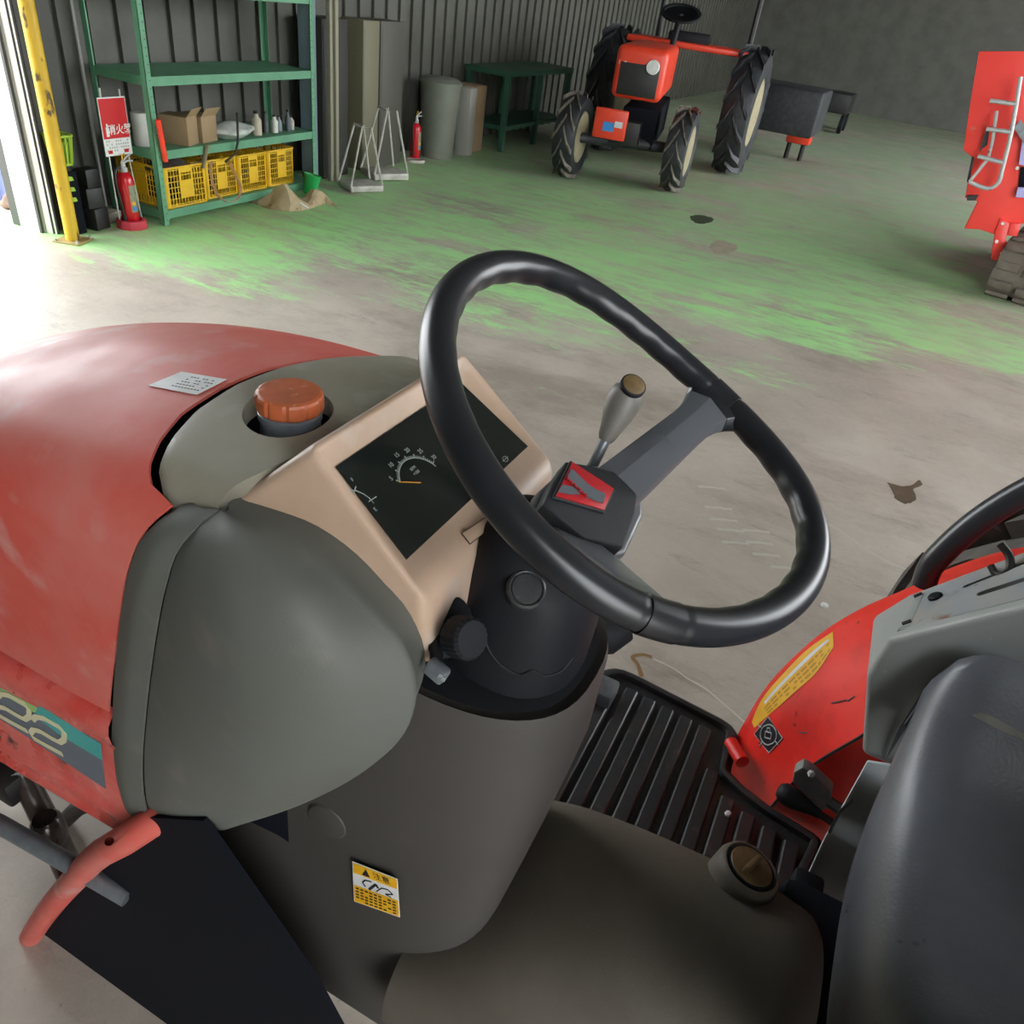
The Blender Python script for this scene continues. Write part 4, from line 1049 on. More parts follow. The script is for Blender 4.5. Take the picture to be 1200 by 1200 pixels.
# grey wall pipe
tag(MB().tube([V((2.845, 4.19, 0)), V((2.845, 4.19, 2.6))], .011, 8).build('wall_pipe', alum, None), 'thin grey vertical conduit on the dark wall left of the extinguisher', 'pipe')
tag(MB().box((2.765, 4.10, .03), (.16, .10, .06), Matrix.Rotation(.3, 3, 'Z')).build('kerb_block', palem, None, bevel=.008), 'pale broken concrete block behind the red extinguisher base', 'block')

# ---- extinguisher, its base and its sign
redm = mat('extinguisher_red', hexc('c01722'), .25, coat=.3)
basem = mat('faded_pink_red_plastic', hexc('c63a4a'), .5, c2=hexc('b52f40'), ns=10, amt=.5)
EX0 = V((2.80, 3.93, 0))
EB = empty('extinguisher_stand', EX0, label='red floor stand with two pale rods holding the fire extinguisher sign', cat='stand')
MB().lathe([(.088, 0), (.084, .045), (.066, .050), (.062, .045), (.062, .012), (0, .010)], (0, 0, 0), (0, 0, 1), 10).build('base_tray', basem, EB, bevel=.002)
sgn_n = (V((CAM.x, CAM.y, 0))-V((EX0.x, EX0.y, 0))).normalized(); sx_ = V((0,0,1)).cross(sgn_n)
lr, rr_ = V((-.062, .015, .03)), V((.020, .062, .03))
sv = at(158,183,1,3.93+.06)-EX0; sc_ = at(142,168,1,3.97)-EX0
p1 = V((at(141,262,1,3.955)-EX0).to_tuple()); 
MB().tube([V((p1.x, p1.y, .03)), at(128,185,1,3.97)-EX0, at(124,150,1,3.97)-EX0+V((0,0,.2))], .0045, 8).build('rod', M['white'], EB)
MB().tube([at(164,240,1,3.99)-EX0-V((0,0,.1)), at(150,180,1,3.99)-EX0, at(146,150,1,3.99)-EX0+V((0,0,.2))], .0045, 8).build('rod', M['white'], EB)
sA, sB = at(125,184,1,3.955)-EX0, at(156,180,1,3.955)-EX0
sxv = V((sB.x-sA.x, 0, 0)); sA = V((sA.x, .028, (sA.z+sB.z)/2)); H_ = .30
sg = [sA, sA+sxv, sA+sxv+V((0, 0, H_)), sA+V((0, 0, H_))]
SGN = MB().prism(sg, (0, .004, 0)).build('sign_board', M['white'], EB, label='red and white sign board')
YN = V((0, -1, 0)); sq4 = [sg[3], sg[2], sg[1], sg[0]]
qrect(sq4, .02, .02, .98, .70, 'sign_red_field', redm, SGN, .0006, YN)
text_mesh('消火器', .055, M['white'], 'sign_lettering', SGN, quad(sq4, .64, .56)+YN*.0014, (1, 0, 0), (0, 0, 1), ext=.0002, bold=.0008)
em = MB(); em.prism([quad(sq4, u, v)+YN*.001 for u, v in ((.14,.50),(.24,.50),(.24,.66),(.14,.66))], YN*.0006); em.prism([quad(sq4, u, v)+YN*.001 for u, v in ((.17,.44),(.22,.44),(.22,.5),(.17,.5))], YN*.0006); em.build('sign_symbol', M['white'], SGN, smooth=False)
im = MB()
for r_ in range(4):
    for c_ in range(10):
        if random.random() < .25: continue
        u0, v0 = .08+c_*.085, .73+r_*.055
        im.add([quad(sq4, u0+a, v0+b)+YN*.0012 for a, b in ((0,0),(.05,0),(.05,.03),(0,.03))], [(0,1,2,3)])
im.build('sign_small_print', mat('faded_grey_print', hexc('a09a98'), .6), SGN, smooth=False)
for u0 in (.10, .70): qrect(sq4, u0, .90, u0+.16, .96, 'sign_red_patch', redm, SGN, .0012, YN)

def extinguisher(loc, lab, grp='fire extinguishers along the left wall', mir=False):
    E_ = empty('fire_extinguisher', loc, label=lab, cat='extinguisher', group=grp)
    cy = MB().lathe([(0, 0), (.045, 0), (.048, .006), (.048, .235), (.043, .262), (.028, .285), (.017, .292), (.016, .305)], (0, 0, .012), (0, 0, 1), 28).build('cylinder', redm, E_)
    lab_ = MB(); 
    g = [[V((.0486*math.cos(a), .0486*math.sin(a), z)) for a in [rad(-115+i*10) for i in range(10)]] for z in (.085, .14, .19, .235)]
    lab_.grid(g).build('cylinder_label', mat('olive_label', hexc('8d8f74'), .5, c2=hexc('6a705c'), ns=60, amt=.8) if 'olive_label' not in bpy.data.materials else bpy.data.materials['olive_label'], cy)
    for a, z, m_ in ((-95, .135, M['yellow_st']), (-92, .105, mat('label_blue', hexc('2e77c8'), .5) if 'label_blue' not in bpy.data.materials else bpy.data.materials['label_blue'])):
        c0 = V((.0492*math.cos(rad(a)), .0492*math.sin(rad(a)), z)); MB().lathe([(.012, 0), (.012, .0008), (0, .0008)], c0, V((c0.x, c0.y, 0)), 14).build('label_symbol', m_, cy)
    MB().lathe([(.018, .30), (.022, .305), (.022, .325), (.014, .335), (.012, .355)], (0, 0, 0), (0, 0, 1), 16).build('valve', M['steel'], E_)
    MB().tube([V((-.01, 0, .345)), V((.03, -.01, .362)), V((.055, -.02, .358))], .006, 8).build('lever', M['steel'], E_)
    MB().tube([V((-.01, 0, .352)), V((.03, -.01, .385)), V((.05, -.015, .392))], .006, 8).build('lever', M['steel'], E_)
    MB().tube([V((.0, 0, .36)), V((.004, 0, .395)), V((.018, 0, .40)), V((.02, 0, .37))], .0035, 8).build('safety_pin', M['yellow_st'], E_)
    MB().tube(cr([V((-.015, 0, .325)), V((-.05, -.005, .325)), V((-.072, -.01, .28)), V((-.066, -.012, .18)), V((-.056, -.015, .09)), V((-.052, -.015, .05))], 20), .0065, 8).build('hose', M['iron'], E_)
    MB().lathe([(.008, 0), (.011, .02), (.008, .03)], V((-.052, -.015, .035)), (0, 0, 1), 10).build('nozzle', M['iron'], E_)
    return E_
extinguisher((2.80, 3.93, .0105), 'red fire extinguisher with olive label in the red floor tray by the shelf')
# the far one, in deep shade beside the grey bin
extinguisher((6.10, 4.02, .022), 'red fire extinguisher in the shade beside the large grey bin')
o = MB().lathe([(.095, 0), (.092, .022), (.07, .022), (.068, .008), (0, .008)], (0, 0, 0), (0, 0, 1), 24).build('extinguisher_tray', palem, None); o.location = (6.10, 4.02, 0); tag(o, 'pale round tray under the shaded extinguisher', 'tray')

# ---- green shelf rack
gm = mat('green_rack_steel', hexc('5e9674'), .5, c2=hexc('4b7d60'), ns=5, amt=.6, c3=hexc('8a9a84'), n3=20, lo3=.68, hi3=.75)
RK = empty('shelf_rack', (2.955, 3.83, 0), label='green perforated steel shelf rack holding yellow crates', cat='rack')
RW, RD = 1.47, .44
for (x, y) in ((0, 0), (RW, 0), (0, RD), (RW, RD)):
    sx2 = 1 if x == 0 else -1; sy2 = 1 if y == 0 else -1
    p_ = MB().box((x+sx2*.019, y+sy2*.0015, .9), (.038, .003, 1.8)).box((x+sx2*.0015, y+sy2*.019, .9), (.003, .038, 1.8)).build('post', gm, RK, smooth=False)
    if y == 0:
        hm = MB()
        for k in range(44): hm.lathe([(.0035, 0), (.0035, .0006), (0, .0006)], (x+sx2*.026, -.0002, .03+k*.04), (0, -1, 0), 6)
        hm.build('post_holes', M['ink'], p_, kind='stuff', smooth=False)
for z in (.035, .372, .76, 1.2):
    s_ = MB().box((RW/2, RD/2, z+.046), (RW-.01, RD-.01, .004))
    s_.box((RW/2, .006, z+.024), (RW-.012, .003, .048)); s_.box((RW/2, RD-.006, z+.024), (RW-.012, .003, .048)); s_.box((.008, RD/2, z+.024), (.003, RD-.012, .048)); s_.box((RW-.008, RD/2, z+.024), (.003, RD-.012, .048))
    s_.build('shelf', gm, RK, smooth=False)
for s_ in (0, 1):
    a = V((RW*s_ + (.008 if s_ == 0 else -.008), .004, .036)); d = V((.05 if s_ == 0 else -.05, 0, 0))
    MB().prism([a, a+d, a-V((0, 0, .03))+d*.15, a-V((0, 0, .035))], (0, .003, 0)).build('gusset', gm, RK, smooth=False)

# ---- crates
ycr = mat('yellow_crate_plastic', hexc('e0b31c'), .45, c2=hexc('c79a18'), ns=8, amt=.6)
CW, CD, CH = .352, .42, .238
def make_crate():
    E_ = empty('crate', (0, 0, 0), cat='crate')
    MB().box((CW/2, CD/2, .004), (CW-.03, CD-.03, .008)).build('crate_floor', ycr, E_)
    rp = []
    for (cx, cy, a0) in ((CW-.03, .03, -90), (CW-.03, CD-.03, 0), (.03, CD-.03, 90), (.03, .03, 180)):
        rp += [V((cx+.027*math.cos(rad(a0+k*30)), cy+.027*math.sin(rad(a0+k*30)), CH-.006)) for k in range(4)]
    MB().tube(rp, .007, 8, closed=True).build('crate_rim', ycr, E_)
    MB().tube([V((p.x*.97+CW*.015, p.y*.97+CD*.015, .006)) for p in rp], .007, 8, closed=True).build('crate_foot', ycr, E_)
    # solid corner shells
    for (cx, cy, a0) in ((CW-.035, .035, -90), (CW-.035, CD-.035, 0), (.035, CD-.035, 90), (.035, .035, 180)):
        g = [[V((cx+.031*math.cos(rad(a0+k*15)), cy+.031*math.sin(rad(a0+k*15)), z)) for k in range(7)] for z in (.006, CH-.008)]
        MB().grid(g).build('corner', ycr, E_, solid=.003)
    # hand-hold panels with a real opening
    for y in (.004, CD-.004):
        m_ = MB(); x0, x1 = CW/2-.055, CW/2+.055
        m_.box((CW/2, y, .105), (.11, .004, .10)); m_.box((x0+.008, y, .18), (.016, .004, .05)); m_.box((x1-.008, y, .18), (.016, .004, .05)); m_.box((CW/2, y, .215), (.11, .004, .03))
        m_.build('handle_panel', ycr, E_, smooth=False)
    for x in (.004, CW-.004):
        m_ = MB(); y0, y1 = CD/2-.06, CD/2+.06
        m_.box((x, CD/2, .115), (.004, .12, .12)); m_.box((x, y0+.008, .19), (.004, .016, .04)); m_.box((x, y1-.008, .19), (.004, .016, .04)); m_.box((x, CD/2, .22), (.004, .12, .025))
        m_.build('handle_panel', ycr, E_, smooth=False)
    # lattice
    lt = MB()
    for y in (.006, CD-.006):
        n = 12
        for k in range(n+1): lt.box((.035+(CW-.07)*k/n, y, CH/2), (.0045, .004, CH-.01))
        for k in range(7): lt.box((CW/2, y, .02+k*.033), (CW-.06, .003, .0045))
    for x in (.006, CW-.006):
        n = 15
        for k in range(n+1): lt.box((x, .035+(CD-.07)*k/n, CH/2), (.004, .0045, CH-.01))
        for k in range(7): lt.box((x, CD/2, .02+k*.033), (.003, CD-.06, .0045))
    lt.build('lattice', ycr, E_, kind='stuff', smooth=False)
    return E_
cr0 = make_crate()
for i, (x, y, lab_) in enumerate([(3.005, 3.845, 'yellow lattice crate nearest the extinguisher, dark cloth on top'), (3.366, 3.875, 'yellow lattice crate second from the extinguisher, with the tan strap over it'), (3.662, 3.872, 'yellow lattice crate third from the extinguisher, behind the paper sack'), (3.952, 3.875, 'yellow lattice crate at the far end of the shelf')]):
    c_ = cr0 if i == 0 else copy_tree(cr0)
    c_.location = (x, y, .083); c_.scale = (1, 1, 1) if i == 0 else ((.835 if i == 1 else .81), 1, 1)
    tag(c_, lab_, 'crate', 'yellow crates on the low shelf')
    tag(blob(.10, 1.0, 1.3, .65, M['engine'], 'tool_heap', (x+.15, y+.22, .10), 20+i), ['dark rags and tools inside the crate nearest the extinguisher', 'dark tools heaped inside the crate under the tan strap', 'dark tools heaped inside the third yellow crate', 'dark tools heaped inside the farthest yellow crate'][i], 'heap', 'contents of the yellow crates', kind='stuff')
clothm = mat('dark_brown_cloth', hexc('3b3531'), .9, c2=hexc('57504a'), ns=12, amt=.7)
tag(blob(.09, 1.5, 1.1, .5, clothm, 'rag', (3.15, 3.96, .27), 31), 'dark brown rag piled on top of the nearest yellow crate', 'rag')
strapm = mat('tan_strap_leather', hexc('b98a68'), .6, c2=hexc('9c7355'), ns=10, amt=.5)
sp_ = cr([at(x, y, 1, 3.865) + V((0, -.028, 0)) for x, y in [(243,188),(241,196),(243,210),(250,228),(262,236),(273,232),(277,221),(272,207),(264,190)]], 40)
tag(MB().grid([[p+V((0, -.0, 0)), p+V((.012+.0*i, -.012, .002))] for i, p in enumerate([p for p in sp_])]).build('hanging_strap', strapm, None, solid=.003), 'tan leather strap looped over the front of the second yellow crate', 'strap')
hk_ = at(262,175,1,3.80)
tag(MB().tube([at(264,190,1,3.84), at(276,180,1,3.81), at(279,165,1,3.80), at(279,148,1,3.80)+V((0,0,.08))], .008, 8).build('black_webbing', M['iron'], None), 'black webbing strap hanging from the shelf above the tan loop', 'strap')
tag(MB().tube([at(238,197,1,3.84), at(243,170,1,3.815)], .012, 8).build('wooden_handle', mat('old_wood', hexc('82725a'), .7), None), 'old grey wooden tool handle sticking up behind the first crate', 'handle')
tag(MB().tube(cr([at(222,192,1,3.87), at(230,191,1,3.87), at(236,189,1,3.87), at(238,184,1,3.86), at(234,183,1,3.86)], 16), .009, 8).build('yellow_tap', M['brass'], None), 'yellow brass pipe fitting lying on the rim of the first crate', 'fitting')
tag(MB().tube([at(185,140,1,3.80), at(194,189,1,3.815)], .0155, 14).build('red_baton', mat('glossy_orange_red', hexc('ef3a22'), .3, coat=.3), None), 'orange-red plastic baton leaning in front of the green rack', 'baton')
# things on the middle shelf
MSZ = .372+.0485
kraft = mat('kraft_cardboard', hexc('9a8163'), .8, c2=hexc('86704f'), ns=6, amt=.5)
def carton(x, y, w_, d_, h_, rz, lab_, z=MSZ):
    E_ = empty('cardboard_box', (x, y, z), rz, label=lab_, cat='box', group='cartons on the middle shelf')
    MB().box((0, 0, h_/2), (w_, d_, h_)).build('carton', kraft, E_, bevel=.002)
    MB().prism([V((-w_/2, -d_/2, h_)), V((w_/2, -d_/2, h_)), V((w_/2, -d_/2-.04, h_+.05)), V((-w_/2, -d_/2-.04, h_+.05))], (0, .002, .002)).build('flap', kraft, E_, smooth=False)
carton(3.27, 3.96, .14, .18, .16, .35, 'open cardboard box standing behind the red baton')
carton(3.44, 3.98, .15, .18, .15, .15, 'cardboard box beside the plastic bag on the middle shelf')
o = MB().lathe([(0, 0), (.045, 0), (.05, .01), (.05, .17), (.046, .18), (0, .18)], (0, 0, 0), (0, 0, 1), 20).build('white_canister', mat('grubby_white_plastic', hexc('b9b8b2'), .5, c2=hexc('9b9a92'), ns=8, amt=.6), None); o.location = (3.025, 4.0, MSZ); tag(o, 'grubby white plastic canister on the near end of the middle shelf', 'canister')
tag(blob(.10, 1.7, 1.0, .55, mat('crumpled_clear_bag', hexc('c5c8c2'), .3, c2=hexc('9fa39c'), ns=14, amt=.8, bump=.8, bs=40), 'plastic_bag', (3.70, 3.93, MSZ), 41), 'crumpled pale plastic bag lying on the middle shelf', 'bag')
for i, (x, h_, r_, cl) in enumerate([(3.92, .13, .035, 'b4ab97'), (4.03, .12, .022, '3a3a3a'), (4.10, .10, .025, 'c9c7bd'), (4.17, .09, .02, '767f86'), (4.24, .12, .018, '4a5560'), (4.30, .08, .022, 'a8a493')]):
    E_ = empty('bottle', (x, 3.93+.02*(i % 2), MSZ), label='%s container, %s on the middle shelf' % (['beige round', 'black slim', 'white squat', 'grey-blue short', 'dark blue slim', 'tan short'][i], ['nearest the plastic bag', 'beside the beige one', 'in the middle of the row', 'behind the white one', 'second from the far post', 'next to the far green post'][i]), cat='bottle', group='small containers on the middle shelf')
    MB().lathe([(0, 0), (r_, 0), (r_, h_*.7), (r_*.5, h_*.85), (r_*.4, h_)], (0, 0, 0), (0, 0, 1), 14).build('body', mat('container_%d' % i, hexc(cl), .5), E_)
    MB().lathe([(r_*.45, h_), (r_*.45, h_*1.12), (0, h_*1.12)], (0, 0, 0), (0, 0, 1), 12).build('lid', M['iron'], E_)

# ---- paper sack and green bucket on the floor at the rack's far end
sackm = mat('kraft_paper_sack', hexc('b7a583'), .8, c2=hexc('9e8b69'), ns=8, amt=.7, c3=hexc('6b4b3c'), n3=22, lo3=.70, hi3=.74, bump=.5, bs=25)
rnS = random.Random(5)
SK = empty('paper_sack', (0, 0, 0), label='crumpled tan paper sack with two peaks lying on the green floor', cat='bag')
def zfloor(px, py, y): p = at(px, py, 1, y); return p
s_f = [(305,242),(320,246),(337,248),(352,247),(368,243),(382,239),(394,243)]
s_t = [(305,241),(318,228),(333,214),(344,226),(356,236),(372,221),(393,243)]
fr_ = [at(x, y, 2, .002) for x, y in s_f]
tp_ = [at(x, y, 1, fr_[i].y+.07) for i, (x, y) in enumerate(s_t)]
mdp = [a.lerp(b, .55)+V((.01*(-1)**i, -.025, .0)) for i, (a, b) in enumerate(zip(fr_, tp_))]
bk_ = [V((a.x+.02, a.y+.12, .002)) for a in fr_]
sr = patch([fr_, mdp, tp_, [a.lerp(b, .5)+V((0,.02,.02)) for a, b in zip(tp_, bk_)], bk_], 9, 26)
MB().grid([[p + V((rnS.uniform(-.006,.006), rnS.uniform(-.008,.008), rnS.uniform(-.004,.006) if 0 < k < 8 else 0)) for k, p in enumerate(r)] for r in sr]).build('sack_body', sackm, SK, angle=25)
MB().tube([at(352,238,1,3.55), at(362,245,1,3.5)], .006, 6).build('tie_string', M['white'], SK)
GB = empty('green_bucket', at(356,236,2,0)+V((.14,.06,0)), label='small bright green plastic tub tilted behind the paper sack', cat='bucket')
MB().lathe([(0, 0), (.045, 0), (.062, .13), (.066, .13), (.066, .137), (.058, .137), (.042, .008), (0, .008)], (0, 0, .02), (.2, -.1, 1), 20).build('tub', mat('bright_green_plastic', hexc('1f9a4c'), .35), GB)
# ---- posts beyond the rack
tag(MB().box((4.50, 3.95, 1.1), (.07, .10, 2.2)).build('door_post', mat('blue_grey_steel_post', hexc('76868f'), .5, c2=hexc('626f77'), ns=5, amt=.5), None, bevel=.003), 'blue-grey square steel post at the far end of the green rack', 'post')
for i, (px, py) in enumerate(((388,212),(394,212))):
    p = at(px, py, 2, 0)
    tag(MB().box((0, 0, .85), (.035, .035, 1.7)).build('timber_batten', mat('pale_timber_%d' % i, hexc('8a8674'), .7), None, bevel=.002), ['pale timber batten leaning left of its twin behind the metal stands', 'pale timber batten leaning right of its twin behind the metal stands'][i], 'batten', 'timber battens by the dark doorway')
    bpy.data.objects[-1] if False else None
    [o for o in COL.objects if o.name.startswith('timber_batten')][-1].location = (p.x, p.y, 0)
# ---- two white metal stands
wm_ = mat('chipped_white_metal', hexc('b9b6ae'), .5, c2=hexc('8f8b82'), ns=14, amt=.7)
def stand(loc, rz, lab_, s_=1):
    E_ = empty('metal_stand', loc, rz, label=lab_, cat='stand', group='white metal stands by the wall')
    MB().box((0, 0, .035), (.30, .26, .05)).build('tray', wm_, E_, bevel=.008)
    for y in (-.12, .12):
        MB().tube([V((-.15, y, .05)), V((-.03, y*.6, .50)), V((.05, y*.6, .50)), V((.14, y, .06))], .009, 8).build('frame_tube', wm_, E_)
    MB().tube([V((-.03, -.072, .50)), V((-.03, .072, .50))], .009, 8).build('cross_tube', wm_, E_)
    E_.scale = (s_, s_, s_)
stand(tuple(at(421,224,2,0)+V((.05,.02,0))), -.5, 'white metal stand with trapezoid frame and shallow tray, nearer of the pair', .92)
stand(tuple(at(442,207,2,0)+V((.02,-.06,0))), -.5, 'white metal stand with trapezoid frame, farther one in the shade', 1.05)
# ---- bins, lockers, bench along the shaded wall
def bin_(x, y, r0, r1, h_, m_, lab_):
    E_ = empty('waste_bin', (x, y, 0), label=lab_, cat='bin', group='bins along the shaded wall')
    MB().lathe([(0, 0), (r0, 0), (r1, h_), (0, h_)], (0, 0, 0), (0, 0, 1), 28).build('bin_body', m_, E_)
    MB().lathe([(r1*1.04, 0), (r1*1.06, .03), (r1*.8, .06), (0, .07)], (0, 0, h_), (0, 0, 1), 28).build('lid', m_, E_)
greybin = mat('grey_bin_plastic', hexc('777a6e'), .6, c2=hexc('66685d'), ns=5, amt=.5)
bin_(6.50, 4.02, .15, .19, .62, greybin, 'large round grey bin beside the shaded extinguisher')
MBc = MB().box((0, 0, .3), (.12, .14, .6)).build('slim_locker', mat('off_white_locker', hexc('a7a49c'), .5), None, bevel=.006); MBc.location = (6.86, 3.93, 0); tag(MBc, 'slim off-white cabinet between the grey bin and the tan carton', 'cabinet')
MBc = MB().box((0, 0, .3), (.22, .24, .6)).build('floor_carton', kraft, None, bevel=.006); MBc.location = (7.14, 4.05, 0); tag(MBc, 'tall tan carton on the floor right of the slim cabinet', 'box')
for i, (x, w_, cl, lab_) in enumerate([(4.95, .32, '2f2e2a', 'dark cabinet against the wall behind the metal stands'), (5.42, .22, '6e6a55', 'olive tan panel cabinet left of the shaded extinguisher'), (5.72, .34, '4c4a42', 'dark grey locker just left of the shaded extinguisher')]):
    o = MB().box((0, 0, .55), (w_, .22, 1.1)).box((0, -.112, .55), (w_*.9, .004, 1.02)).build('locker', mat('locker_paint_%d' % i, hexc(cl), .6), None, bevel=.004); o.location = (x, 4.16, 0); tag(o, lab_, 'cabinet', 'cabinets along the left wall')
BN = empty('work_bench', (8.2, 4.0, 0), label='dark green steel bench in the shade left of the far tractor', cat='bench')
dg_ = mat('dark_green_steel', hexc('2b5240'), .5)
MB().box((0, 0, .72), (1.7, .5, .05)).build('bench_top', dg_, BN); MB().box((0, 0, .22), (1.6, .46, .04)).build('lower_shelf', dg_, BN)
for x in (-.8, .0, .8):
    for y in (-.22, .22): MB().box((x, y, .36), (.05, .05, .72)).build('leg', dg_, BN)

# ---- the far tractor
FT = empty('tractor', (7.2, 2.35, 0), label='red tractor parked in the shade with lugged front wheels and cream rims', cat='tractor')
fd = V((-.975, -.22, 0)).normalized(); fl = V((fd.y, -fd.x, 0))   # forward and left-hand direction in picture terms
def fw(a, b, z): return V((-fd.x*a, -fd.y*a, 0)) + V((0, 1, 0))*0 + fl*b + V((0, 0, z))
def tl_(mb, name, m_, **k): return mb.build(name, m_, FT, **k)
Rz = Matrix.Rotation(math.atan2(-fd.y, -fd.x), 3, 'Z')
wheel(FT, (-.25, .47, .365), .35, .20, .215, 11, M['tyredark'], M['lugface'], M['creamrim'], rot=.10, name='front_tyre', lug_h=.028, lug_w=.035)
wheel(FT, (.22, -.46, .365), .35, .20, .215, 11, M['tyredark'], M['lugface'], M['creamrim'], rot=.10, name='front_tyre', lug_h=.028, lug_w=.035)
wheel(FT, (1.95, -.62, .62), .60, .30, .33, 14, M['tyredark'], M['tyredark'], M['creamrim'], rot=.05, name='rear_tyre', lug_h=.035, lug_w=.06)
wheel(FT, (1.75, .85, .62), .60, .30, .33, 14, M['tyredark'], M['tyredark'], M['creamrim'], rot=.05, name='rear_tyre', lug_h=.035, lug_w=.06)
redf = mat('orange_red_paint', hexc('e8452a'), .4, c2=hexc('d23a22'), ns=6, amt=.5)
def rb_(c, d): return [V(c), V(d)]
tl_(MB().tube([V((-.25, .40, .36)), V((-.02, .02, .37)), V((.22, -.40, .36))], [.045, .06, .045], 12), 'front_axle', M['tyredark'])
tl_(MB().box((.02, .03, .46), (.40, .26, .20), Rz), 'axle_support', M['iron'], bevel=.01)
tl_(MB().box((.75, .10, .50), (1.5, .34, .34), Rz), 'engine_block', M['engine'], bevel=.02)
bk2 = at(713, 158, 0, 6.88)-V((7.2, 2.35, 0))
BKT = tl_(MB().box(bk2+V((0, 0, .09)), (.06, .30, .25), Rz), 'front_bracket', redf, bevel=.015)
MB().box(bk2+V((-.033, .005, .07)), (.006, .10, .075), Rz).build('blue_plate', mat('pale_blue_plate', hexc('3f8fd8'), .4), BKT)
MB().box(bk2+V((-.033, -.09, .10)), (.004, .07, .05), Rz).build('white_plate', M['white'], BKT)
tl_(MB().box((.55, .12, .95), (1.5, .46, .42), Rz), 'hood', redf, bevel=.06, seg=4)
tl_(MB().box((-.17, -.04, .90), (.03, .36, .26), Rz), 'grille', M['iron'], bevel=.01)
for y in (-.16, .10): tl_(MB().lathe([(.06, 0), (.055, .02), (0, .025)], V((-.19, y, 1.02)), (-1, -.2, 0), 20), 'headlamp', M['white'])
tl_(MB().box((1.85, .12, 1.15), (.55, 1.3, .06), Rz), 'rear_fender', redf, bevel=.02)
tl_(MB().lathe([(.2, 0), (.2, .02), (.17, .02), (.17, 0)], V((1.25, .1, 1.42)), (-.4, -.1, 1), 24), 'steering_wheel', M['black'])
tl_(MB().tube([V((1.15, .1, 1.1)), V((1.25, .1, 1.42))], .03, 10), 'steering_column', M['black'])
tl_(MB().box((1.95, .15, 1.2), (.4, .45, .14), Rz), 'seat', M['black'], bevel=.03)
for y in (-.45, .6): tl_(MB().tube([V((2.25, y, .9)), V((2.25, y, 2.3))], .03, 8), 'roll_bar_post', M['iron'])
tl_(MB().tube([V((2.25, -.45, 2.3)), V((2.25, .6, 2.3))], .03, 8), 'roll_bar_top', M['iron'])
# rotary implement behind it
IM = empty('rotary_tiller', (10.6, 1.5, 0), label='dark rotary tiller with red end frame behind the far tractor', cat='implement')
MB().box((0, .0, .62), (.9, .9, .5)).build('tiller_cover', M['tyredark'], IM, bevel=.04)
MB().box((.55, -.2, .45), (.25, .3, .5)).build('end_frame', redf, IM, bevel=.02)
for y in (-.28, -.1): MB().tube([V((.5, y, .3)), V((.52, y, 0.0))], .03, 8).build('stand_leg', M['iron'], IM)
CTm = empty('hand_cart', (15.6, 1.5, 0), label='dark wheeled cart far back in the dark end of the workshop', cat='cart')
MB().box((0, 0, .45), (.8, .7, .3)).build('cart_body', M['iron'], CTm, bevel=.02)
for x, y in ((-.3, -.3), (.3, -.3), (-.3, .3), (.3, .3)): MB().lathe([(.02, -.03), (.15, -.03), (.15, .03), (.02, .03)], (x, y, .15), (0, 1, 0), 18).build('wheel', M['black'], CTm)

# ---- the combine on the right
HV = empty('combine_harvester', (6.4, -1.5, 0), label='red crawler harvester at the right edge with grey tube ladder', cat='harvester')
H0 = V((6.4, -1.5, 0))
hred = mat('harvester_red', hexc('f2443c'), .4, c2=hexc('e03a33'), ns=3, amt=.5, c3=hexc('c98070'), n3=7, lo3=.72, hi3=.8)
lil = mat('lilac_steel', hexc('a9a4d6'), .45, .1)
def hp(pts, X_, name, m_, th=.03, parent=HV, **k):
    return MB().prism([at(x, y, 0, X_)-H0 for x, y in pts], (th, 0, 0)).build(name, m_, parent, **k)
B1 = hp([(1147,60),(1137,120),(1129,176),(1139,184),(1133,222),(1131,232),(1146,236),(1130,268),(1148,269),(1166,275),(1180,262),(1205,262),(1260,262),(1260,60)], 6.25, 'side_panel', hred, .05, bevel=.006)
hp([(1166,273),(1161,304),(1182,311),(1187,290),(1178,282),(1184,262),(1172,256)], 6.23, 'track_guard', hred, .04, bevel=.004)
hp([(1184,262),(1180,276),(1192,277),(1197,262)], 6.22, 'guard_block', hred, .05, bevel=.004)
for x, y in ((1192,197),(1175,262),(1168,283),(1174,297)): MB().lathe([(.012, 0), (.012, .006), (0, .008)], at(x, y, 0, 6.225)-H0, (-1, 0, 0), 8).build('bolt', M['white'], B1)
LD = [(1187,145),(1175,200),(1165,218),(1152,222),(1135,213)]
lp2 = [at(x, y, 0, 6.12)-H0 for x, y in [(1196,90),(1186,150),(1178,185),(1174,200),(1170,214),(1160,221),(1150,219),(1136,213)]]
LDR = MB().tube(cr(lp2, 30), .014, 10).build('ladder', M['steel'], HV)
for a, b in (((1146,183),(1177,191)), ((1156,151),(1186,155)), ((1160,118),(1192,122))):
    MB().tube([at(*a, 0, 6.12)-H0, at(*b, 0, 6.12)-H0], .014, 10).build('rung', M['steel'], LDR)
MB().tube([at(1136,213,0,6.13)-H0, at(1158,186,0,6.14)-H0, at(1163,165,0,6.15)-H0, at(1168,130,0,6.15)-H0], .011, 8).build('ladder_brace', M['steel'], LDR)
hp([(1150,175),(1147,180),(1156,150),(1160,150),(1157,170)], 6.2, 'ladder_plate', M['iron'], .01)
hp([(1133,213),(1139,183),(1142,185),(1136,214)], 6.2, 'edge_channel', M['iron'], .03)
hp([(1133,229),(1147,229),(1143,235),(1133,235)], 6.22, 'step_block', M['iron'], .04)
hp([(1198,165),(1194,193),(1203,194),(1240,190),(1240,160)], 6.2, 'lilac_bracket', lil, .03)
hp([(1193,220),(1190,231),(1215,233),(1215,220)], 6.2, 'lilac_foot', lil, .03)
hp([(1188,150),(1200,168),(1212,168),(1196,140)], 6.18, 'dark_strut', M['rod'], .02)
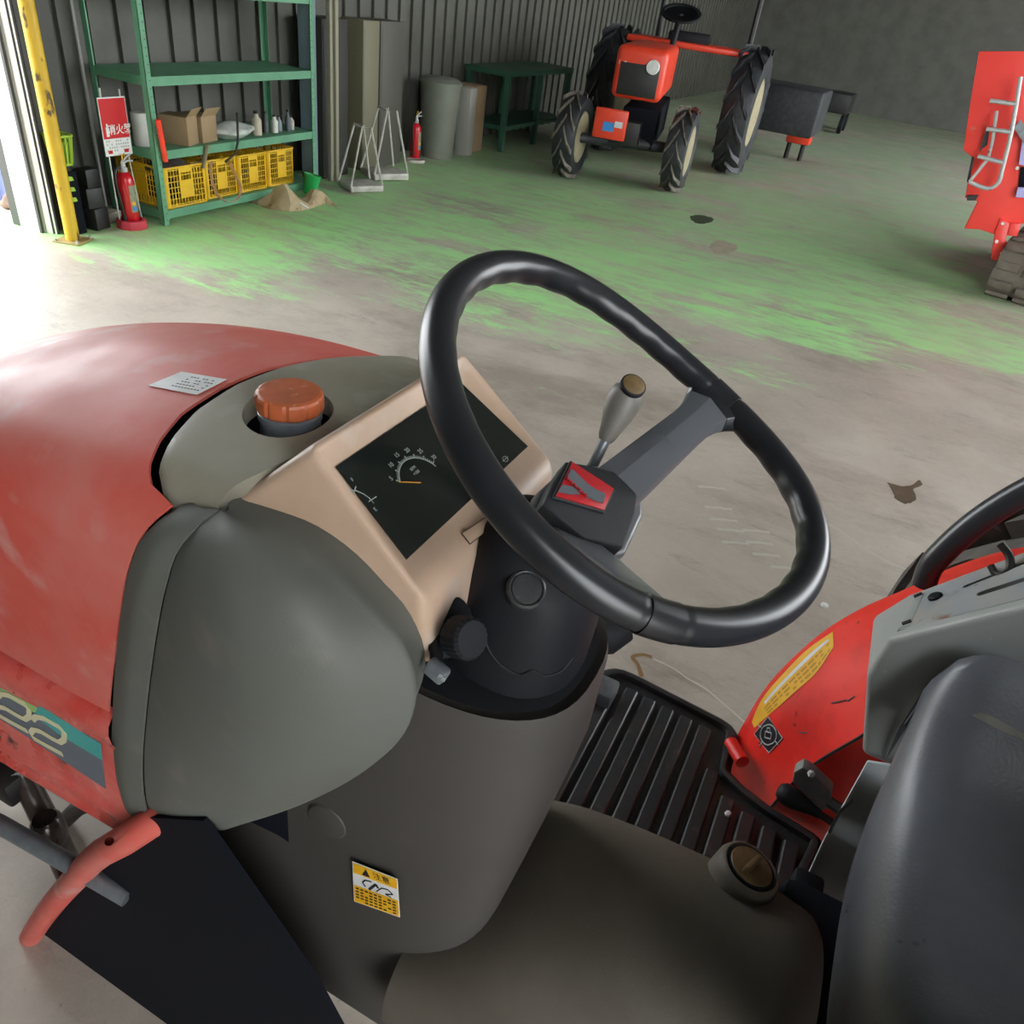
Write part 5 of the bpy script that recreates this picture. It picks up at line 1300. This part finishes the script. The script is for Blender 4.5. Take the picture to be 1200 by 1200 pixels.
hp([(1196,196),(1193,222),(1230,224),(1230,196)], 6.235, 'opening_shade_patch', M['engine'], .02)  # near-black sheet on the panel, coloured as the shade of an opening
# crawler
trm = mat('dusty_crawler_rubber', hexc('6e655b'), .85, c2=hexc('5a5148'), ns=9, amt=.7)
cb0, cb1 = at(1147,349,2,0)-H0, at(1200,357,2,0)-H0
y0_, y1_ = cb0.y, cb0.y-.36
x0_ = cb0.x
def track_path(n):
    out = []; L1, r = 1.6, .19
    P_ = [(.10, r, 90, 270)]
    for k in range(n):
        s = k/n*(2*L1+2*math.pi*r)
        if s < math.pi*r: a = math.pi/2+s/r; out.append((x0_+.22+r*math.cos(a), r+.02+r*math.sin(a), a))
        elif s < math.pi*r+L1: out.append((x0_+.22+(s-math.pi*r), .02, -math.pi/2))
        elif s < 2*math.pi*r+L1: a = -math.pi/2+(s-math.pi*r-L1)/r; out.append((x0_+.22+L1+r*math.cos(a), r+.02+r*math.sin(a), a))
        else: out.append((x0_+.22+L1-(s-2*math.pi*r-L1), 2*r+.02, math.pi/2))
    return out
tp2 = track_path(120)
CRW = MB().loft([[V((x+dx*.0, y, z)) for x, y, z, dx in ((X_, y0_, Z_, 0), (X_, y1_, Z_, 0), (X_-.03*math.cos(A_), y1_, Z_-.03*math.sin(A_), 0), (X_-.03*math.cos(A_), y0_, Z_-.03*math.sin(A_), 0))] for X_, Z_, A_ in tp2], closed=True).build('crawler_belt', trm, HV, angle=40)
lugp = None
tl2 = track_path(34)
for k, (X_, Z_, A_) in enumerate(tl2):
    for s in (0, 1):
        if lugp is None: lugp = MB().box((.014, 0, 0), (.028, .155, .06)).build('track_lug', trm, CRW, bevel=.006)
        l_ = lugp if (k == 0 and s == 0) else copy_obj(lugp, CRW)
        l_.matrix_local = Matrix.Translation((X_, (y0_-.085) if s == 0 else (y1_+.085), Z_)) @ Matrix.Rotation(-A_, 4, 'Y') @ Matrix.Translation((0, 0, (.02 if s else -.0)))
for k in range(4): MB().lathe([(0, -.1), (.12, -.1), (.12, .1), (0, .1)], (x0_+.24+k*.42, (y0_+y1_)/2-.02, .19), (0, 1, 0), 22).build('track_roller', lil, CRW)
CRW.rotation_euler = (0, 0, -.20); CRW.location = V((x0_, y0_, 0)) - Matrix.Rotation(-.20, 3, 'Z') @ V((x0_, y0_, 0))
MB().box((.9, -.9, .75), (1.6, 1.2, .7)).build('chassis_body', hred, HV, bevel=.03)
MB().box((.9, -.6, .40), (1.5, .9, .2)).build('chassis_frame', M['engine'], HV, bevel=.02)
for a in range(5): hp([(1188+a*3.2,320),(1186+a*3.2,333),(1188+a*3.2,333),(1190+a*3.2,320)], 6.21, 'roller_spoke', lil if a % 2 else M['white'], .02)

# ---- marks lying on the floor
def flat(pts, name, m_, lab_, cat_, h_=.0015, n=40):
    c = sum((at(x, y, 2, 0) for x, y in pts), V())/len(pts)
    ring = cr([at(x, y, 2, 0) for x, y in pts], n, closed=True)
    rn = random.Random(len(name)+len(pts)); ring = [c+(p-c)*rn.uniform(.9, 1.08)+V((0, 0, h_)) for p in ring]
    o = MB().prism([V((p.x, p.y, h_*.2)) for p in ring], (0, 0, h_*.8)).build(name, m_, None, smooth=False)
    return tag(o, lab_, cat_)
oil = mat('dark_oil_stain', hexc('5a4c3c'), .4, c2=hexc('6c5f4e'), ns=20, amt=.7)
flat([(1040,566),(1056,570),(1070,568),(1078,562),(1081,568),(1070,574),(1074,583),(1062,590),(1050,584),(1046,574)], 'oil_stain', oil, 'dark brown oil stain on the bare concrete right of the steering wheel', 'stain')
flat([(808,255),(820,252),(834,255),(832,261),(818,262)], 'oil_patch', mat('dark_green_patch', hexc('46523c'), .5), 'small dark green patch on the floor in front of the far tractor', 'stain')
flat([(832,289),(846,282),(862,288),(858,296),(840,297)], 'bare_patch', mat('pinkish_bare_patch', hexc('b9a795'), .6, c2=hexc('8f9c7e'), ns=9, amt=.7), 'pinkish bare patch in the green floor paint beyond the steering wheel', 'patch')
def trail(pts, w_, name, m_, lab_, cat_='stain'):
    P_ = cr([at(x, y, 2, .001) for x, y in pts], 50); mb = MB()
    mb.grid([[p-((P_[min(i+1,49)]-P_[max(i-1,0)]).normalized().cross(V((0,0,1))))*w_*(1+.15*math.sin(i*.3)), p+((P_[min(i+1,49)]-P_[max(i-1,0)]).normalized().cross(V((0,0,1))))*w_*(1+.15*math.sin(i*.4))] for i, p in enumerate(P_)])
    return tag(mb.build(name, m_, None, smooth=False), lab_, cat_)
trail([(766,772),(790,784),(806,795),(825,806),(845,822),(872,846)], .003, 'white_trail', mat('chalky_trail', hexc('c6c2b6'), .6), 'thin chalky trail on the concrete beyond the footplate')
trail([(752,793),(748,780),(742,770),(752,767),(764,770)], .006, 'brown_trail', mat('brown_spill', hexc('8a6c48'), .5), 'brown spill line curling behind the footplate')
trail([(960,608),(985,622),(1010,640),(1040,658),(1064,668)], .0022, 'floor_scratch', bpy.data.materials['chalky_trail'], 'thin pale scratch across the concrete right of the steering wheel', 'scratch')
tag(MB().lathe([(0, 0), (.014, .001), (.012, .006), (0, .009)], at(966, 710, 2, 0), (0, 0, 1), 7).build('pebble', M['white'], None, smooth=False), 'tiny white pebble on the floor below the steering wheel rim', 'pebble')
trm2 = bpy.data.materials['chalky_trail']
for i, (x, y) in enumerate([(820,570),(828,594),(834,608),(842,620),(848,635),(872,621),(876,635),(884,649),(905,664)]):
    tag(trail([(x-2, y), (x+14, y+1), (x+30, y+3)], .007, 'tread_mark', trm2, 'pale tyre mark on the concrete inside the wheel rim, %s' % (['topmost of all', 'second from the top', 'third from the top', 'fourth down in the left column', 'lowest of the left column', 'topmost of the right column', 'second in the right column', 'third in the right column', 'lowest of all'][i]), 'mark'), group='pale tread marks seen through the wheel')
